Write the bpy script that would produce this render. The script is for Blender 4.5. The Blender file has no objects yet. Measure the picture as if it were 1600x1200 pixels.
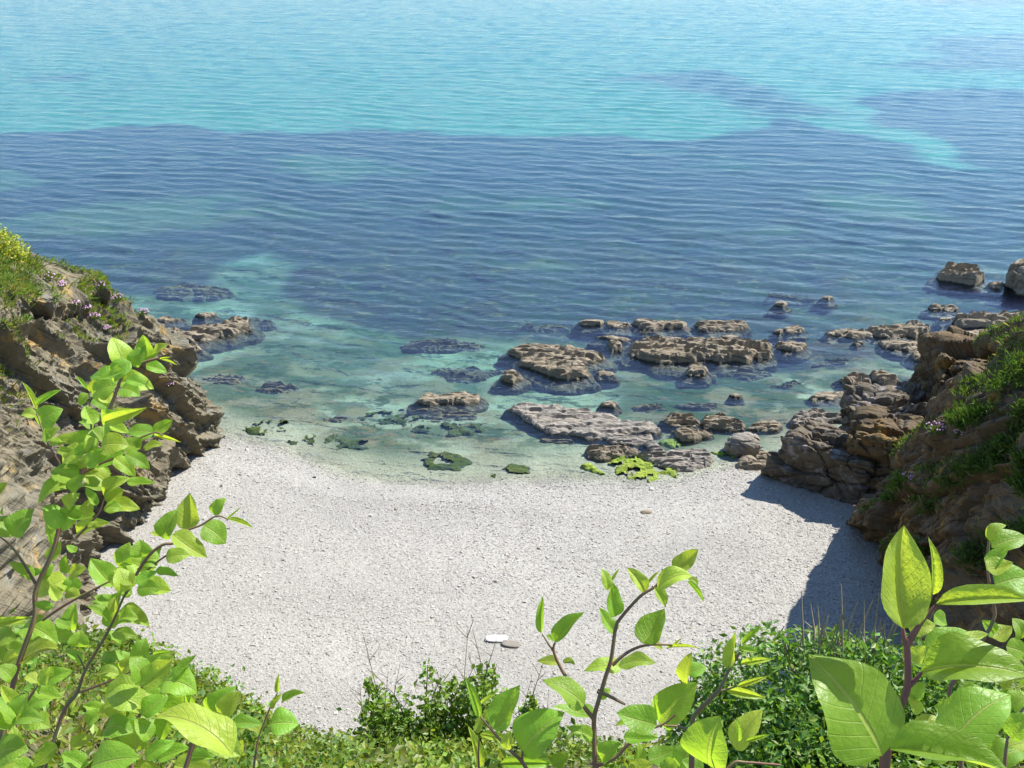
import bpy, math, random
import numpy as np
from mathutils import Vector, Matrix

rng = np.random.default_rng(7)
random.seed(7)
SC = bpy.context.scene
COL = SC.collection

# ------------------------------------------------------------------ camera
CAM_H = 24.0
PITCH = math.radians(28)
FPX = 1640.0
cam_d = bpy.data.cameras.new('camera')
cam_d.lens = FPX / 1600 * 36
cam_d.sensor_width = 36
cam_d.clip_start = 0.05
cam_d.clip_end = 20000
cam = bpy.data.objects.new('camera', cam_d)
COL.objects.link(cam)
cam.location = (0, 0, CAM_H)
cam.rotation_euler = (math.pi / 2 - PITCH, 0, 0)
SC.camera = cam

# ------------------------------------------------------------------ light
SUN = Vector((0.65, 0.44, 0.83)).normalized()
world = bpy.data.worlds.new('World')
SC.world = world
world.use_nodes = True
wn = world.node_tree
sky = wn.nodes.new('ShaderNodeTexSky')
sky.sky_type = 'NISHITA'
sky.sun_disc = False
sky.sun_elevation = math.asin(SUN.z)
sky.sun_rotation = math.atan2(SUN.x, SUN.y)
sky.air_density = 1.0
sky.dust_density = 0.0
sky.ozone_density = 4.0
wn.links.new(sky.outputs[0], wn.nodes['Background'].inputs[0])
wn.nodes['Background'].inputs[1].default_value = 0.125
sun_d = bpy.data.lights.new('sun', 'SUN')
sun_d.energy = 4.8
sun_d.angle = math.radians(0.53)
sun_d.color = (1.0, 0.95, 0.87)
sun = bpy.data.objects.new('sun', sun_d)
COL.objects.link(sun)
sun.rotation_euler = SUN.to_track_quat('Z', 'Y').to_euler()
SC.view_settings.view_transform = 'Standard'
SC.view_settings.look = 'None'
SC.view_settings.gamma = 1.0
SC.view_settings.exposure = 1.12
SC.render.engine = 'CYCLES'
SC.cycles.max_bounces = 8
SC.cycles.transparent_max_bounces = 16
SC.cycles.sample_clamp_indirect = 4.0
SC.cycles.caustics_reflective = False
SC.cycles.caustics_refractive = False

# ------------------------------------------------------------------ survey: where a sight line meets the place
_f = np.array([0, math.cos(PITCH), -math.sin(PITCH)])
_u = np.array([0, math.sin(PITCH), math.cos(PITCH)])
_r = np.array([1.0, 0, 0])
_c = np.array([0, 0, CAM_H])


def ray(px, py):
    return _f + _r * ((px - 800) / FPX) + _u * ((600 - py) / FPX)


def onz(px, py, z=0.0):
    v = ray(px, py)
    return _c + v * ((z - CAM_H) / v[2])


def atY(px, py, Y):
    v = ray(px, py)
    return _c + v * (Y / v[1])


def atd(px, py, d):
    return _c + ray(px, py) * d


# ------------------------------------------------------------------ numpy noise
def hsh(i, j, k, s):
    i = np.asarray(i).astype(np.int64) & 0xffffffff
    j = np.asarray(j).astype(np.int64) & 0xffffffff
    k = np.asarray(k).astype(np.int64) & 0xffffffff
    h = (i * 374761393 + j * 668265263 + k * 2147483647 + s * 1274126177) & 0xffffffff
    h = ((h ^ (h >> 13)) * 1274126177) & 0xffffffff
    h = ((h ^ (h >> 16)) * 2246822519) & 0xffffffff
    h = h ^ (h >> 15)
    return (h & 0xffffff) / float(0xffffff)


def vn(p, s=0):
    b = np.floor(p)
    f = p - b
    f = f * f * (3 - 2 * f)
    r = 0
    for a in (0, 1):
        for c in (0, 1):
            for d in (0, 1):
                w = (f[:, 0] if a else 1 - f[:, 0]) * (f[:, 1] if c else 1 - f[:, 1]) * (f[:, 2] if d else 1 - f[:, 2])
                r = r + w * hsh(b[:, 0] + a, b[:, 1] + c, b[:, 2] + d, s)
    return r * 2 - 1


def fbm(p, o=4, s=0):
    r = 0
    a = 1.0
    t = 0
    q = p.copy()
    for i in range(o):
        r = r + a * vn(q, s + i * 17)
        t += a
        a *= 0.5
        q = q * 2.03 + 11.3
    return r / t


def worley(p, s=0):
    b = np.floor(p)
    n = len(p)
    f1 = np.full(n, 9.0)
    f2 = np.full(n, 9.0)
    cid = np.zeros((n, 3))
    off = np.zeros((n, 3))
    for a in (-1, 0, 1):
        for c in (-1, 0, 1):
            for d in (-1, 0, 1):
                ci = b + np.array([a, c, d])
                pt = ci + np.stack([hsh(ci[:, 0], ci[:, 1], ci[:, 2], s + q) for q in (1, 2, 3)], 1)
                v = p - pt
                ds = np.sqrt((v * v).sum(1))
                m = ds < f1
                f2 = np.where(m, f1, np.minimum(f2, ds))
                cid[m] = ci[m]
                off[m] = v[m]
                f1 = np.where(m, ds, f1)
    rr = np.stack([hsh(cid[:, 0], cid[:, 1], cid[:, 2], s + q) for q in (7, 8, 9)], 1)
    return f1, f2, rr, off


def sstep(a, b, x):
    t = np.clip((x - a) / (b - a), 0, 1)
    return t * t * (3 - 2 * t)


def xy0(x, y, sc=1.0):
    return np.stack([x * sc, y * sc, np.zeros_like(x)], 1)


# bedding of the slate: one dip for the whole cove
NB = np.array([0.28, 0.72, 0.64]); NB /= np.linalg.norm(NB)
TB = np.cross(NB, [1.0, 0, 0]); TB /= np.linalg.norm(TB)
SB = np.cross(NB, TB)
BED = np.stack([SB, TB, NB], 1)


def facets(P, scl, s, crack=0.55):
    """broken-block offset in bedding coordinates, about -1..1"""
    q = (P @ BED) / np.array(scl)
    q = q + 0.18 * np.stack([fbm(q * 0.9, 2, s + 50), fbm(q * 0.9, 2, s + 60), fbm(q * 0.9, 2, s + 70)], 1)
    f1, f2, rr, off = worley(q, s)
    t = (rr - 0.5) * 1.2
    return (rr[:, 0] - 0.5) * 1.3 + (off * t).sum(1) - crack * (1 - sstep(0.0, 0.13, f2 - f1))


# ------------------------------------------------------------------ mesh helpers
def mkmesh(name, V, Fc, mat=None, smooth=False, cols=None, uvs=None):
    V = np.ascontiguousarray(V, dtype=np.float32)
    Fc = np.ascontiguousarray(Fc, dtype=np.int32)
    me = bpy.data.meshes.new(name)
    n, k = Fc.shape
    me.vertices.add(len(V)); me.vertices.foreach_set('co', V.ravel())
    me.loops.add(n * k); me.loops.foreach_set('vertex_index', Fc.ravel())
    me.polygons.add(n)
    me.polygons.foreach_set('loop_start', np.arange(0, n * k, k, dtype=np.int32))
    me.polygons.foreach_set('loop_total', np.full(n, k, dtype=np.int32))
    me.polygons.foreach_set('use_smooth', np.full(n, smooth, dtype=bool))
    me.update(calc_edges=True)
    if cols is not None:
        a = me.color_attributes.new('tint', 'FLOAT_COLOR', 'POINT')
        c = np.ones((len(V), 4), np.float32)
        c[:, :cols.shape[1]] = cols
        a.data.foreach_set('color', c.ravel())
    if uvs is not None:
        u = me.uv_layers.new(name='leaf_uv')
        u.data.foreach_set('uv', np.ascontiguousarray(uvs[Fc.ravel()], dtype=np.float32).ravel())
    if mat:
        me.materials.append(mat)
    return me


def link(name, me, parent=None, label=None, cat=None, group=None, kind=None):
    o = bpy.data.objects.new(name, me)
    COL.objects.link(o)
    if parent is not None:
        o.parent = parent
    return tag(o, label, cat, group, kind)


def tag(o, label=None, cat=None, group=None, kind=None):
    if label: o['label'] = label
    if cat: o['category'] = cat
    if group: o['group'] = group
    if kind: o['kind'] = kind
    return o


def gridf(nu, nv):
    i = np.arange((nu - 1) * (nv - 1))
    a = (i // (nv - 1)) * nv + i % (nv - 1)
    return np.stack([a, a + nv, a + nv + 1, a + 1], 1)


def grid_normals(G):
    du = np.gradient(G, axis=0); dv = np.gradient(G, axis=1)
    n = np.cross(du, dv)
    return n / (np.linalg.norm(n, axis=2, keepdims=True) + 1e-9)


def tube(pts, rad, n=7):
    pts = [Vector(p) for p in pts]
    V = []; Fc = []
    m = len(pts)
    for i, p in enumerate(pts):
        t = (pts[min(i + 1, m - 1)] - pts[max(i - 1, 0)]).normalized()
        a = t.cross(Vector((0.31, 0.17, 0.93)))
        if a.length < 1e-4: a = t.cross(Vector((1, 0, 0)))
        a.normalize(); b = t.cross(a)
        r = rad[i] if hasattr(rad, '__len__') else rad
        for k in range(n):
            g = 2 * math.pi * k / n
            V.append(p + a * (r * math.cos(g)) + b * (r * math.sin(g)))
    for i in range(m - 1):
        for k in range(n):
            k2 = (k + 1) % n
            Fc.append((i * n + k, i * n + k2, (i + 1) * n + k2, (i + 1) * n + k))
    return np.array(V), np.array(Fc)


def join(parts):
    V = []; Fc = []; o = 0
    for v, f in parts:
        V.append(v); Fc.append(f + o); o += len(v)
    return np.concatenate(V), np.concatenate(Fc)


def crom(P, n):
    """Catmull-Rom along axis 0 to n samples"""
    P = np.asarray(P, float)
    m = len(P)
    t = n if hasattr(n, '__len__') else np.linspace(0, m - 1, n)
    i = np.minimum(t.astype(int), m - 2)
    f = (t - i).reshape((-1,) + (1,) * (P.ndim - 1))
    p0 = P[np.maximum(i - 1, 0)]; p1 = P[i]; p2 = P[i + 1]; p3 = P[np.minimum(i + 2, m - 1)]
    return 0.5 * (2 * p1 + (p2 - p0) * f + (2 * p0 - 5 * p1 + 4 * p2 - p3) * f ** 2 + (3 * p1 - p0 - 3 * p2 + p3) * f ** 3)


# ------------------------------------------------------------------ materials
class NT:
    def __init__(s, name):
        s.m = bpy.data.materials.new(name)
        s.m.use_nodes = True
        s.t = s.m.node_tree
        s.t.nodes.clear()
        s.out = s.n('ShaderNodeOutputMaterial')

    def n(s, typ, **kw):
        nd = s.t.nodes.new(typ)
        for k, v in kw.items():
            if k.startswith('i_'):
                nd.inputs[k[2:].replace('_', ' ')].default_value = v
            else:
                setattr(nd, k, v)
        return nd

    def l(s, a, b):
        s.t.links.new(a, b)

    def val(s, x, sock):
        if hasattr(x, 'links'): s.l(x, sock)
        else: sock.default_value = x

    def noise(s, vec, scale, detail=4, rough=0.55):
        nd = s.n('ShaderNodeTexNoise')
        if vec is not None: s.l(vec, nd.inputs['Vector'])
        nd.inputs['Scale'].default_value = scale
        nd.inputs['Detail'].default_value = detail
        nd.inputs['Roughness'].default_value = rough
        return nd.outputs[0]

    def ramp(s, fac, a, b, lo=0.0, hi=1.0):
        nd = s.n('ShaderNodeMapRange', interpolation_type='SMOOTHSTEP')
        s.l(fac, nd.inputs[0])
        nd.inputs[1].default_value = a; nd.inputs[2].default_value = b
        nd.inputs[3].default_value = lo; nd.inputs[4].default_value = hi
        return nd.outputs[0]

    def mix(s, fac, a, b, mode='MIX'):
        nd = s.n('ShaderNodeMix', data_type='RGBA', blend_type=mode)
        s.val(fac, nd.inputs[0])
        for x, q in ((a, 6), (b, 7)):
            if isinstance(x, tuple): nd.inputs[q].default_value = x + (1,) if len(x) == 3 else x
            else: s.l(x, nd.inputs[q])
        return nd.outputs[2]

    def math(s, op, a, b=0.0, c=None):
        nd = s.n('ShaderNodeMath', operation=op)
        s.val(a, nd.inputs[0]); s.val(b, nd.inputs[1])
        if c is not None: s.val(c, nd.inputs[2])
        return nd.outputs[0]

    def bump(s, h, strength, dist, normal=None):
        nd = s.n('ShaderNodeBump')
        nd.inputs['Strength'].default_value = strength
        nd.inputs['Distance'].default_value = dist
        s.l(h, nd.inputs['Height'])
        if normal is not None: s.l(normal, nd.inputs['Normal'])
        return nd.outputs[0]

    def bsdf(s, col, rough=0.85, normal=None, spec=0.3):
        nd = s.n('ShaderNodeBsdfPrincipled')
        s.val(col + (1,) if isinstance(col, tuple) else col, nd.inputs['Base Color'])
        s.val(rough, nd.inputs['Roughness'])
        nd.inputs['Specular IOR Level'].default_value = spec
        if normal is not None: s.l(normal, nd.inputs['Normal'])
        return nd.outputs[0]

    def done(s, surf):
        s.l(surf, s.out.inputs['Surface'])
        return s.m


def pos(m):
    return m.n('ShaderNodeNewGeometry').outputs['Position']


def bed_vec(m, p, sc):
    """world position turned into bedding coordinates and squeezed"""
    e = Matrix(BED.T.tolist()).to_euler('XYZ')
    a = m.n('ShaderNodeMapping'); m.l(p, a.inputs[0]); a.inputs['Rotation'].default_value = e
    b = m.n('ShaderNodeMapping'); m.l(a.outputs[0], b.inputs[0]); b.inputs['Scale'].default_value = sc
    return b.outputs[0]


def rock_mat(name, base, dark, warm, lichen=0.0, tide=False, pale=None, lich_col=(0.50, 0.30, 0.05)):
    m = NT(name)
    p = pos(m)
    n1 = m.noise(p, 0.55, 5)
    n2 = m.noise(p, 3.1, 6, 0.65)
    st = m.noise(bed_vec(m, p, (0.35, 0.35, 8.0)), 1.5, 6, 0.7)
    fine = m.noise(p, 22, 5, 0.7)
    c = m.mix(m.ramp(n1, 0.35, 0.65), base, warm)
    c = m.mix(m.ramp(n2, 0.48, 0.74, 0, 0.5), c, dark)
    c = m.mix(m.ramp(st, 0.52, 0.64, 0, 0.7), c, dark)
    if pale: c = m.mix(m.ramp(m.noise(p, 1.3, 6, 0.7), 0.52, 0.68, 0, 0.8), c, pale)
    c = m.mix(m.ramp(fine, 0.3, 0.75, 0, 0.4), c, m.mix(1.0, c, (0.45, 0.45, 0.45), 'MULTIPLY'))
    sep = m.n('ShaderNodeSeparateXYZ'); m.l(p, sep.inputs[0])
    if lichen:
        ln = m.noise(p, 0.8, 6, 0.72)
        fac = m.math('MULTIPLY', m.ramp(ln, 0.54, 0.64), m.ramp(sep.outputs[2], 1.5, 4.0))
        c = m.mix(m.math('MULTIPLY', fac, lichen), c, lich_col)
    rough = 0.88
    if tide:
        zz = m.math('ADD', sep.outputs[2], m.math('MULTIPLY', m.math('SUBTRACT', m.noise(p, 2.2, 4), 0.5), 0.35))
        wet = m.ramp(zz, -0.03, 0.07, 1, 0)
        c = m.mix(m.math('MULTIPLY', wet, 0.88), c, m.mix(m.ramp(m.noise(p, 1.7, 6, 0.7), 0.44, 0.58), (0.060, 0.048, 0.026), (0.018, 0.024, 0.011)))
        rough = m.ramp(zz, 0.02, 0.18, 0.35, 0.88)
    nr = m.bump(st, 0.8, 0.09)
    nr = m.bump(n2, 0.35, 0.06, nr)
    nr = m.bump(fine, 0.4, 0.012, nr)
    return m.done(m.bsdf(c, rough, nr, 0.25))


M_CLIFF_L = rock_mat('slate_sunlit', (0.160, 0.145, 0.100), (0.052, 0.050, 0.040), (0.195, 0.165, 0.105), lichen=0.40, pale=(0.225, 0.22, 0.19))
M_CLIFF_R = rock_mat('slate_brown_shaded', (0.120, 0.088, 0.052), (0.045, 0.037, 0.028), (0.165, 0.115, 0.060), lichen=0.4, pale=(0.17, 0.14, 0.11))  # brown slate with the right cliff's shade darkened into its colour
M_REEF = rock_mat('reef_slate', (0.270, 0.228, 0.165), (0.085, 0.072, 0.054), (0.295, 0.240, 0.160), tide=True)
M_REEF_GREY = rock_mat('grey_slate', (0.27, 0.245, 0.21), (0.105, 0.095, 0.082), (0.29, 0.255, 0.205), tide=True)
M_OUTCROP = rock_mat('outcrop_slate', (0.135, 0.115, 0.092), (0.045, 0.04, 0.035), (0.155, 0.125, 0.085), pale=(0.36, 0.34, 0.32))
M_SUNK = rock_mat('sunken_rock', (0.17, 0.135, 0.08), (0.05, 0.05, 0.03), (0.20, 0.16, 0.09))


def tint_mat(name, rough=0.85, bump=None, spec=0.3):
    m = NT(name)
    a = m.n('ShaderNodeVertexColor', layer_name='tint')
    p = pos(m)
    fine = m.noise(p, 9, 6, 0.7)
    c = m.mix(m.ramp(fine, 0.3, 0.75, 0, 0.35), a.outputs[0], m.mix(1.0, a.outputs[0], (0.5, 0.5, 0.5), 'MULTIPLY'))
    nr = m.bump(fine, 0.5, bump) if bump else None
    return m.done(m.bsdf(c, rough, nr, spec))


def beach_mat():
    m = NT('shingle')
    a = m.n('ShaderNodeVertexColor', layer_name='tint')
    p = pos(m)
    fine = m.noise(p, 9, 6, 0.7)
    peb = m.n('ShaderNodeTexVoronoi'); peb.inputs['Scale'].default_value = 16.0; m.l(p, peb.inputs['Vector'])
    c = m.mix(m.ramp(fine, 0.3, 0.75, 0, 0.3), a.outputs[0], m.mix(1.0, a.outputs[0], (0.55, 0.55, 0.55), 'MULTIPLY'))
    sepc = m.n('ShaderNodeSeparateColor'); m.l(peb.outputs['Color'], sepc.inputs[0])
    c = m.mix(0.45, c, m.mix(1.0, c, m.mix(sepc.outputs[0], (0.6, 0.6, 0.6), (1.35, 1.35, 1.35)), 'MULTIPLY'))
    # tufts of weed and bare brown stones on the bed of the shallows
    sep = m.n('ShaderNodeSeparateXYZ'); m.l(p, sep.inputs[0])
    mp = m.n('ShaderNodeMapping'); m.l(p, mp.inputs[0]); mp.inputs['Scale'].default_value = (0.55, 1.0, 1.0)
    where = m.math('MULTIPLY', m.ramp(sep.outputs[2], -0.10, -0.34), m.ramp(sep.outputs[1], 58, 80, 1, 0))
    w1 = m.math('MULTIPLY', m.ramp(m.noise(mp.outputs[0], 0.85, 9, 0.72), 0.525, 0.58), where)
    w2 = m.math('MULTIPLY', m.ramp(m.noise(mp.outputs[0], 1.9, 7, 0.7), 0.56, 0.61), where)
    c = m.mix(m.math('MULTIPLY', w1, 0.85), c, (0.020, 0.045, 0.016))
    c = m.mix(m.math('MULTIPLY', w2, 0.8), c, (0.15, 0.105, 0.055))
    nr = m.bump(peb.outputs['Distance'], 0.4, 0.03, m.bump(fine, 0.4, 0.04))
    return m.done(m.bsdf(c, 0.9, nr, 0.3))


M_BEACH = beach_mat()
M_PEBBLE = tint_mat('pebble', 0.85)


def foliage_mat(name, trans=0.4, rough=0.45, boost=(1.5, 1.45, 0.6)):
    m = NT(name)
    a = m.n('ShaderNodeVertexColor', layer_name='tint')
    s = m.bsdf(a.outputs[0], rough, None, 0.35)
    t = m.n('ShaderNodeBsdfTranslucent')
    m.l(m.mix(1.0, a.outputs[0], boost, 'MULTIPLY'), t.inputs[0])
    x = m.n('ShaderNodeMixShader'); x.inputs[0].default_value = trans
    m.l(s, x.inputs[1]); m.l(t.outputs[0], x.inputs[2])
    return m.done(x.outputs[0])


M_FOL = foliage_mat('foliage')
M_GRASS = foliage_mat('grass', 0.35, 0.6)


def plain_mat(name, c1, c2, scale=30, rough=0.7, bump=0.002):
    m = NT(name)
    p = pos(m)
    n = m.noise(p, scale, 4)
    return m.done(m.bsdf(m.mix(m.ramp(n, 0.3, 0.7), c1, c2), rough, m.bump(n, 0.5, bump)))


M_STEM = plain_mat('stem_green_brown', (0.17, 0.145, 0.060), (0.22, 0.095, 0.065), 18, 0.45)
M_STEM_RED = plain_mat('stem_red', (0.22, 0.070, 0.060), (0.15, 0.075, 0.045), 30, 0.4)
M_TWIG = plain_mat('bare_twig', (0.16, 0.13, 0.10), (0.24, 0.20, 0.15), 30, 0.85)
M_BARK = plain_mat('bark', (0.07, 0.055, 0.04), (0.12, 0.095, 0.07), 30, 0.9)
M_STALK = plain_mat('dry_stalk', (0.30, 0.26, 0.20), (0.40, 0.34, 0.27), 30, 0.85)
M_PINK = plain_mat('thrift_pink', (0.55, 0.30, 0.50), (0.68, 0.45, 0.62), 40, 0.8)
M_ALGAE = rock_mat('bright_algae', (0.17, 0.27, 0.030), (0.06, 0.12, 0.015), (0.27, 0.34, 0.05))
M_WEED = rock_mat('dark_weed', (0.040, 0.075, 0.022), (0.018, 0.035, 0.014), (0.075, 0.105, 0.026))
M_SOIL = plain_mat('hillside_soil', (0.065, 0.060, 0.028), (0.12, 0.11, 0.05), 2.5, 0.95, 0.05)


def leaf_mat(name, top, under_tr, trans):
    m = NT(name)
    uv = m.n('ShaderNodeUVMap', uv_map='leaf_uv')
    sep = m.n('ShaderNodeSeparateXYZ'); m.l(uv.outputs[0], sep.inputs[0])
    U = sep.outputs[0]
    av = m.math('ABSOLUTE', m.math('MULTIPLY_ADD', sep.outputs[1], 2.0, -1.0))
    mid = m.ramp(av, 0.015, 0.075, 1, 0)
    fr = m.math('FRACT', m.math('MULTIPLY', m.math('MULTIPLY_ADD', av, -0.26, U), 8.0))
    d = m.math('ABSOLUTE', m.math('SUBTRACT', fr, 0.5))
    lat = m.ramp(d, 0.0, 0.09, 1, 0)
    vein = m.math('MAXIMUM', mid, m.math('MULTIPLY', lat, 0.25))
    oi = m.n('ShaderNodeObjectInfo')
    geo = m.n('ShaderNodeNewGeometry')
    tc = m.n('ShaderNodeTexCoord')
    mott = m.noise(tc.outputs['Object'], 5.0, 5, 0.6)
    hs = m.n('ShaderNodeHueSaturation')
    hs.inputs['Color'].default_value = top + (1,)
    m.l(m.math('MULTIPLY_ADD', oi.outputs['Random'], 0.035, 0.478), hs.inputs['Hue'])
    m.l(m.math('MULTIPLY_ADD', m.math('FRACT', m.math('MULTIPLY', oi.outputs['Random'], 7.3)), 0.5, 0.72), hs.inputs['Value'])
    base = m.mix(m.ramp(mott, 0.3, 0.75, 0, 0.45), hs.outputs[0], m.mix(1.0, hs.outputs[0], (0.62, 0.72, 0.6), 'MULTIPLY'))
    base = m.mix(m.math('MULTIPLY', vein, 0.75), base, (0.46, 0.50, 0.14))
    sp = m.math('MULTIPLY', m.ramp(m.noise(tc.outputs['Object'], 9.0, 4, 0.7), 0.66, 0.72), m.ramp(m.math('FRACT', m.math('MULTIPLY', oi.outputs['Random'], 13.7)), 0.3, 0.8))
    base = m.mix(m.math('MULTIPLY', sp, 0.8), base, (0.16, 0.10, 0.03))
    back = m.mix(0.45, base, (0.30, 0.38, 0.16))
    c = m.mix(geo.outputs['Backfacing'], base, back)
    h = m.math('ADD', m.math('MULTIPLY', vein, -0.6), m.math('MULTIPLY', m.noise(tc.outputs['Object'], 14, 3), 0.5))
    nr = m.bump(h, 0.55, 0.006)
    s = m.bsdf(c, 0.42, nr, 0.4)
    t = m.n('ShaderNodeBsdfTranslucent')
    trc = m.mix(m.math('MULTIPLY', vein, 0.55), under_tr, (0.62, 0.55, 0.10))
    trc = m.mix(m.ramp(mott, 0.3, 0.75, 0, 0.5), trc, m.mix(1.0, trc, (0.72, 0.78, 0.7), 'MULTIPLY'))
    m.l(trc, t.inputs[0]); m.l(nr, t.inputs['Normal'])
    x = m.n('ShaderNodeMixShader'); x.inputs[0].default_value = trans
    m.l(s, x.inputs[1]); m.l(t.outputs[0], x.inputs[2])
    return m.done(x.outputs[0])


M_LEAF = leaf_mat('knotweed_leaf', (0.210, 0.400, 0.040), (0.50, 0.74, 0.040), 0.52)
M_LEAF_Y = leaf_mat('young_knotweed_leaf', (0.330, 0.470, 0.058), (0.66, 0.77, 0.050), 0.52)

# ------------------------------------------------------------------ water
def water_mat():
    m = NT('sea_water')
    p = pos(m)
    mp = m.n('ShaderNodeMapping'); m.l(p, mp.inputs[0])
    mp.inputs['Rotation'].default_value = (0, 0, math.radians(8))
    mp.inputs['Scale'].default_value = (0.42, 1.0, 1.0)
    n1 = m.noise(mp.outputs[0], 1.15, 3, 0.5)
    n2 = m.noise(mp.outputs[0], 3.6, 3, 0.55)
    nr = m.bump(n1, 1.0, 0.07)
    nr = m.bump(n2, 1.0, 0.038, nr)
    fr = m.n('ShaderNodeFresnel'); fr.inputs[0].default_value = 1.333; m.l(nr, fr.inputs['Normal'])
    g = m.n('ShaderNodeBsdfGlossy'); g.inputs['Roughness'].default_value = 0.10; m.l(nr, g.inputs['Normal'])
    t = m.n('ShaderNodeBsdfTransparent'); t.inputs[0].default_value = (1, 1, 1, 1)
    x = m.n('ShaderNodeMixShader')
    m.l(fr.outputs[0], x.inputs[0]); m.l(t.outputs[0], x.inputs[1]); m.l(g.outputs[0], x.inputs[2])
    v = m.n('ShaderNodeVolumeAbsorption')
    v.inputs['Color'].default_value = (0.0, 0.865, 0.85, 1)
    v.inputs['Density'].default_value = 0.31
    vs = m.n('ShaderNodeVolumeScatter')
    vs.inputs['Color'].default_value = (0.36, 0.37, 1.0, 1)
    vs.inputs['Density'].default_value = 0.095
    va = m.n('ShaderNodeAddShader')
    m.l(v.outputs[0], va.inputs[0]); m.l(vs.outputs[0], va.inputs[1])
    m.l(va.outputs[0], m.out.inputs['Volume'])
    return m.done(x.outputs[0])


M_WATER = water_mat()

# shoreline: world x -> y of the water's edge
shore_px = [(-400, 640), (150, 650), (300, 662), (360, 682), (400, 690), (450, 702), (490, 722), (540, 740), (600, 748), (700, 754), (780, 754),
            (860, 752), (940, 748), (1000, 752), (1060, 748), (1110, 730), (1150, 722), (1200, 728), (1300, 690), (1450, 660), (2000, 640)]
shore = np.array([onz(a, b, 0.0)[:2] for a, b in shore_px])
shore = shore[np.argsort(shore[:, 0])]


def shore_y(x):
    return np.interp(x, shore[:, 0], shore[:, 1])


def fan(rows, ncol, hw):
    y = np.asarray(rows)
    s = np.linspace(-1, 1, ncol)
    s = s * (0.55 + 0.45 * s * s)
    X = hw(y)[:, None] * s[None, :]
    Y = np.repeat(y[:, None], ncol, 1)
    return X, Y


def rows_to(y0, y1, st0, k):
    r = [y0]
    while r[-1] < y1:
        r.append(r[-1] + st0 + k * max(0, r[-1] - 45))
    return np.array(r)


def pip(x, y, poly):
    ins = np.zeros(len(x), bool)
    n = len(poly)
    for i in range(n):
        x1, y1 = poly[i]; x2, y2 = poly[(i + 1) % n]
        c = ((y1 > y) != (y2 > y)) & (x < (x2 - x1) * (y - y1) / ((y2 - y1) if y2 != y1 else 1e-9) + x1)
        ins ^= c
    return ins


def sdist(x, y, poly):
    """signed distance, positive inside"""
    d = np.full(len(x), 1e9)
    n = len(poly)
    for i in range(n):
        a = np.array(poly[i]); b = np.array(poly[(i + 1) % n])
        ab = b - a
        t = np.clip(((x - a[0]) * ab[0] + (y - a[1]) * ab[1]) / (ab @ ab + 1e-9), 0, 1)
        d = np.minimum(d, np.hypot(x - a[0] - t * ab[0], y - a[1] - t * ab[1]))
    return np.where(pip(x, y, poly), d, -d)


def bed_z(x, y):
    o = y - shore_y(x)          # metres offshore
    z = np.where(o < 0, np.minimum(-o * 0.062, 1.4), np.interp(o, [0, 1.5, 4, 9, 20, 60, 130, 4000], [0, -0.09, -0.30, -0.60, -0.90, -1.45, -1.8, -2.0]))
    return z


SEA_FAR = 6000.0


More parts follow.
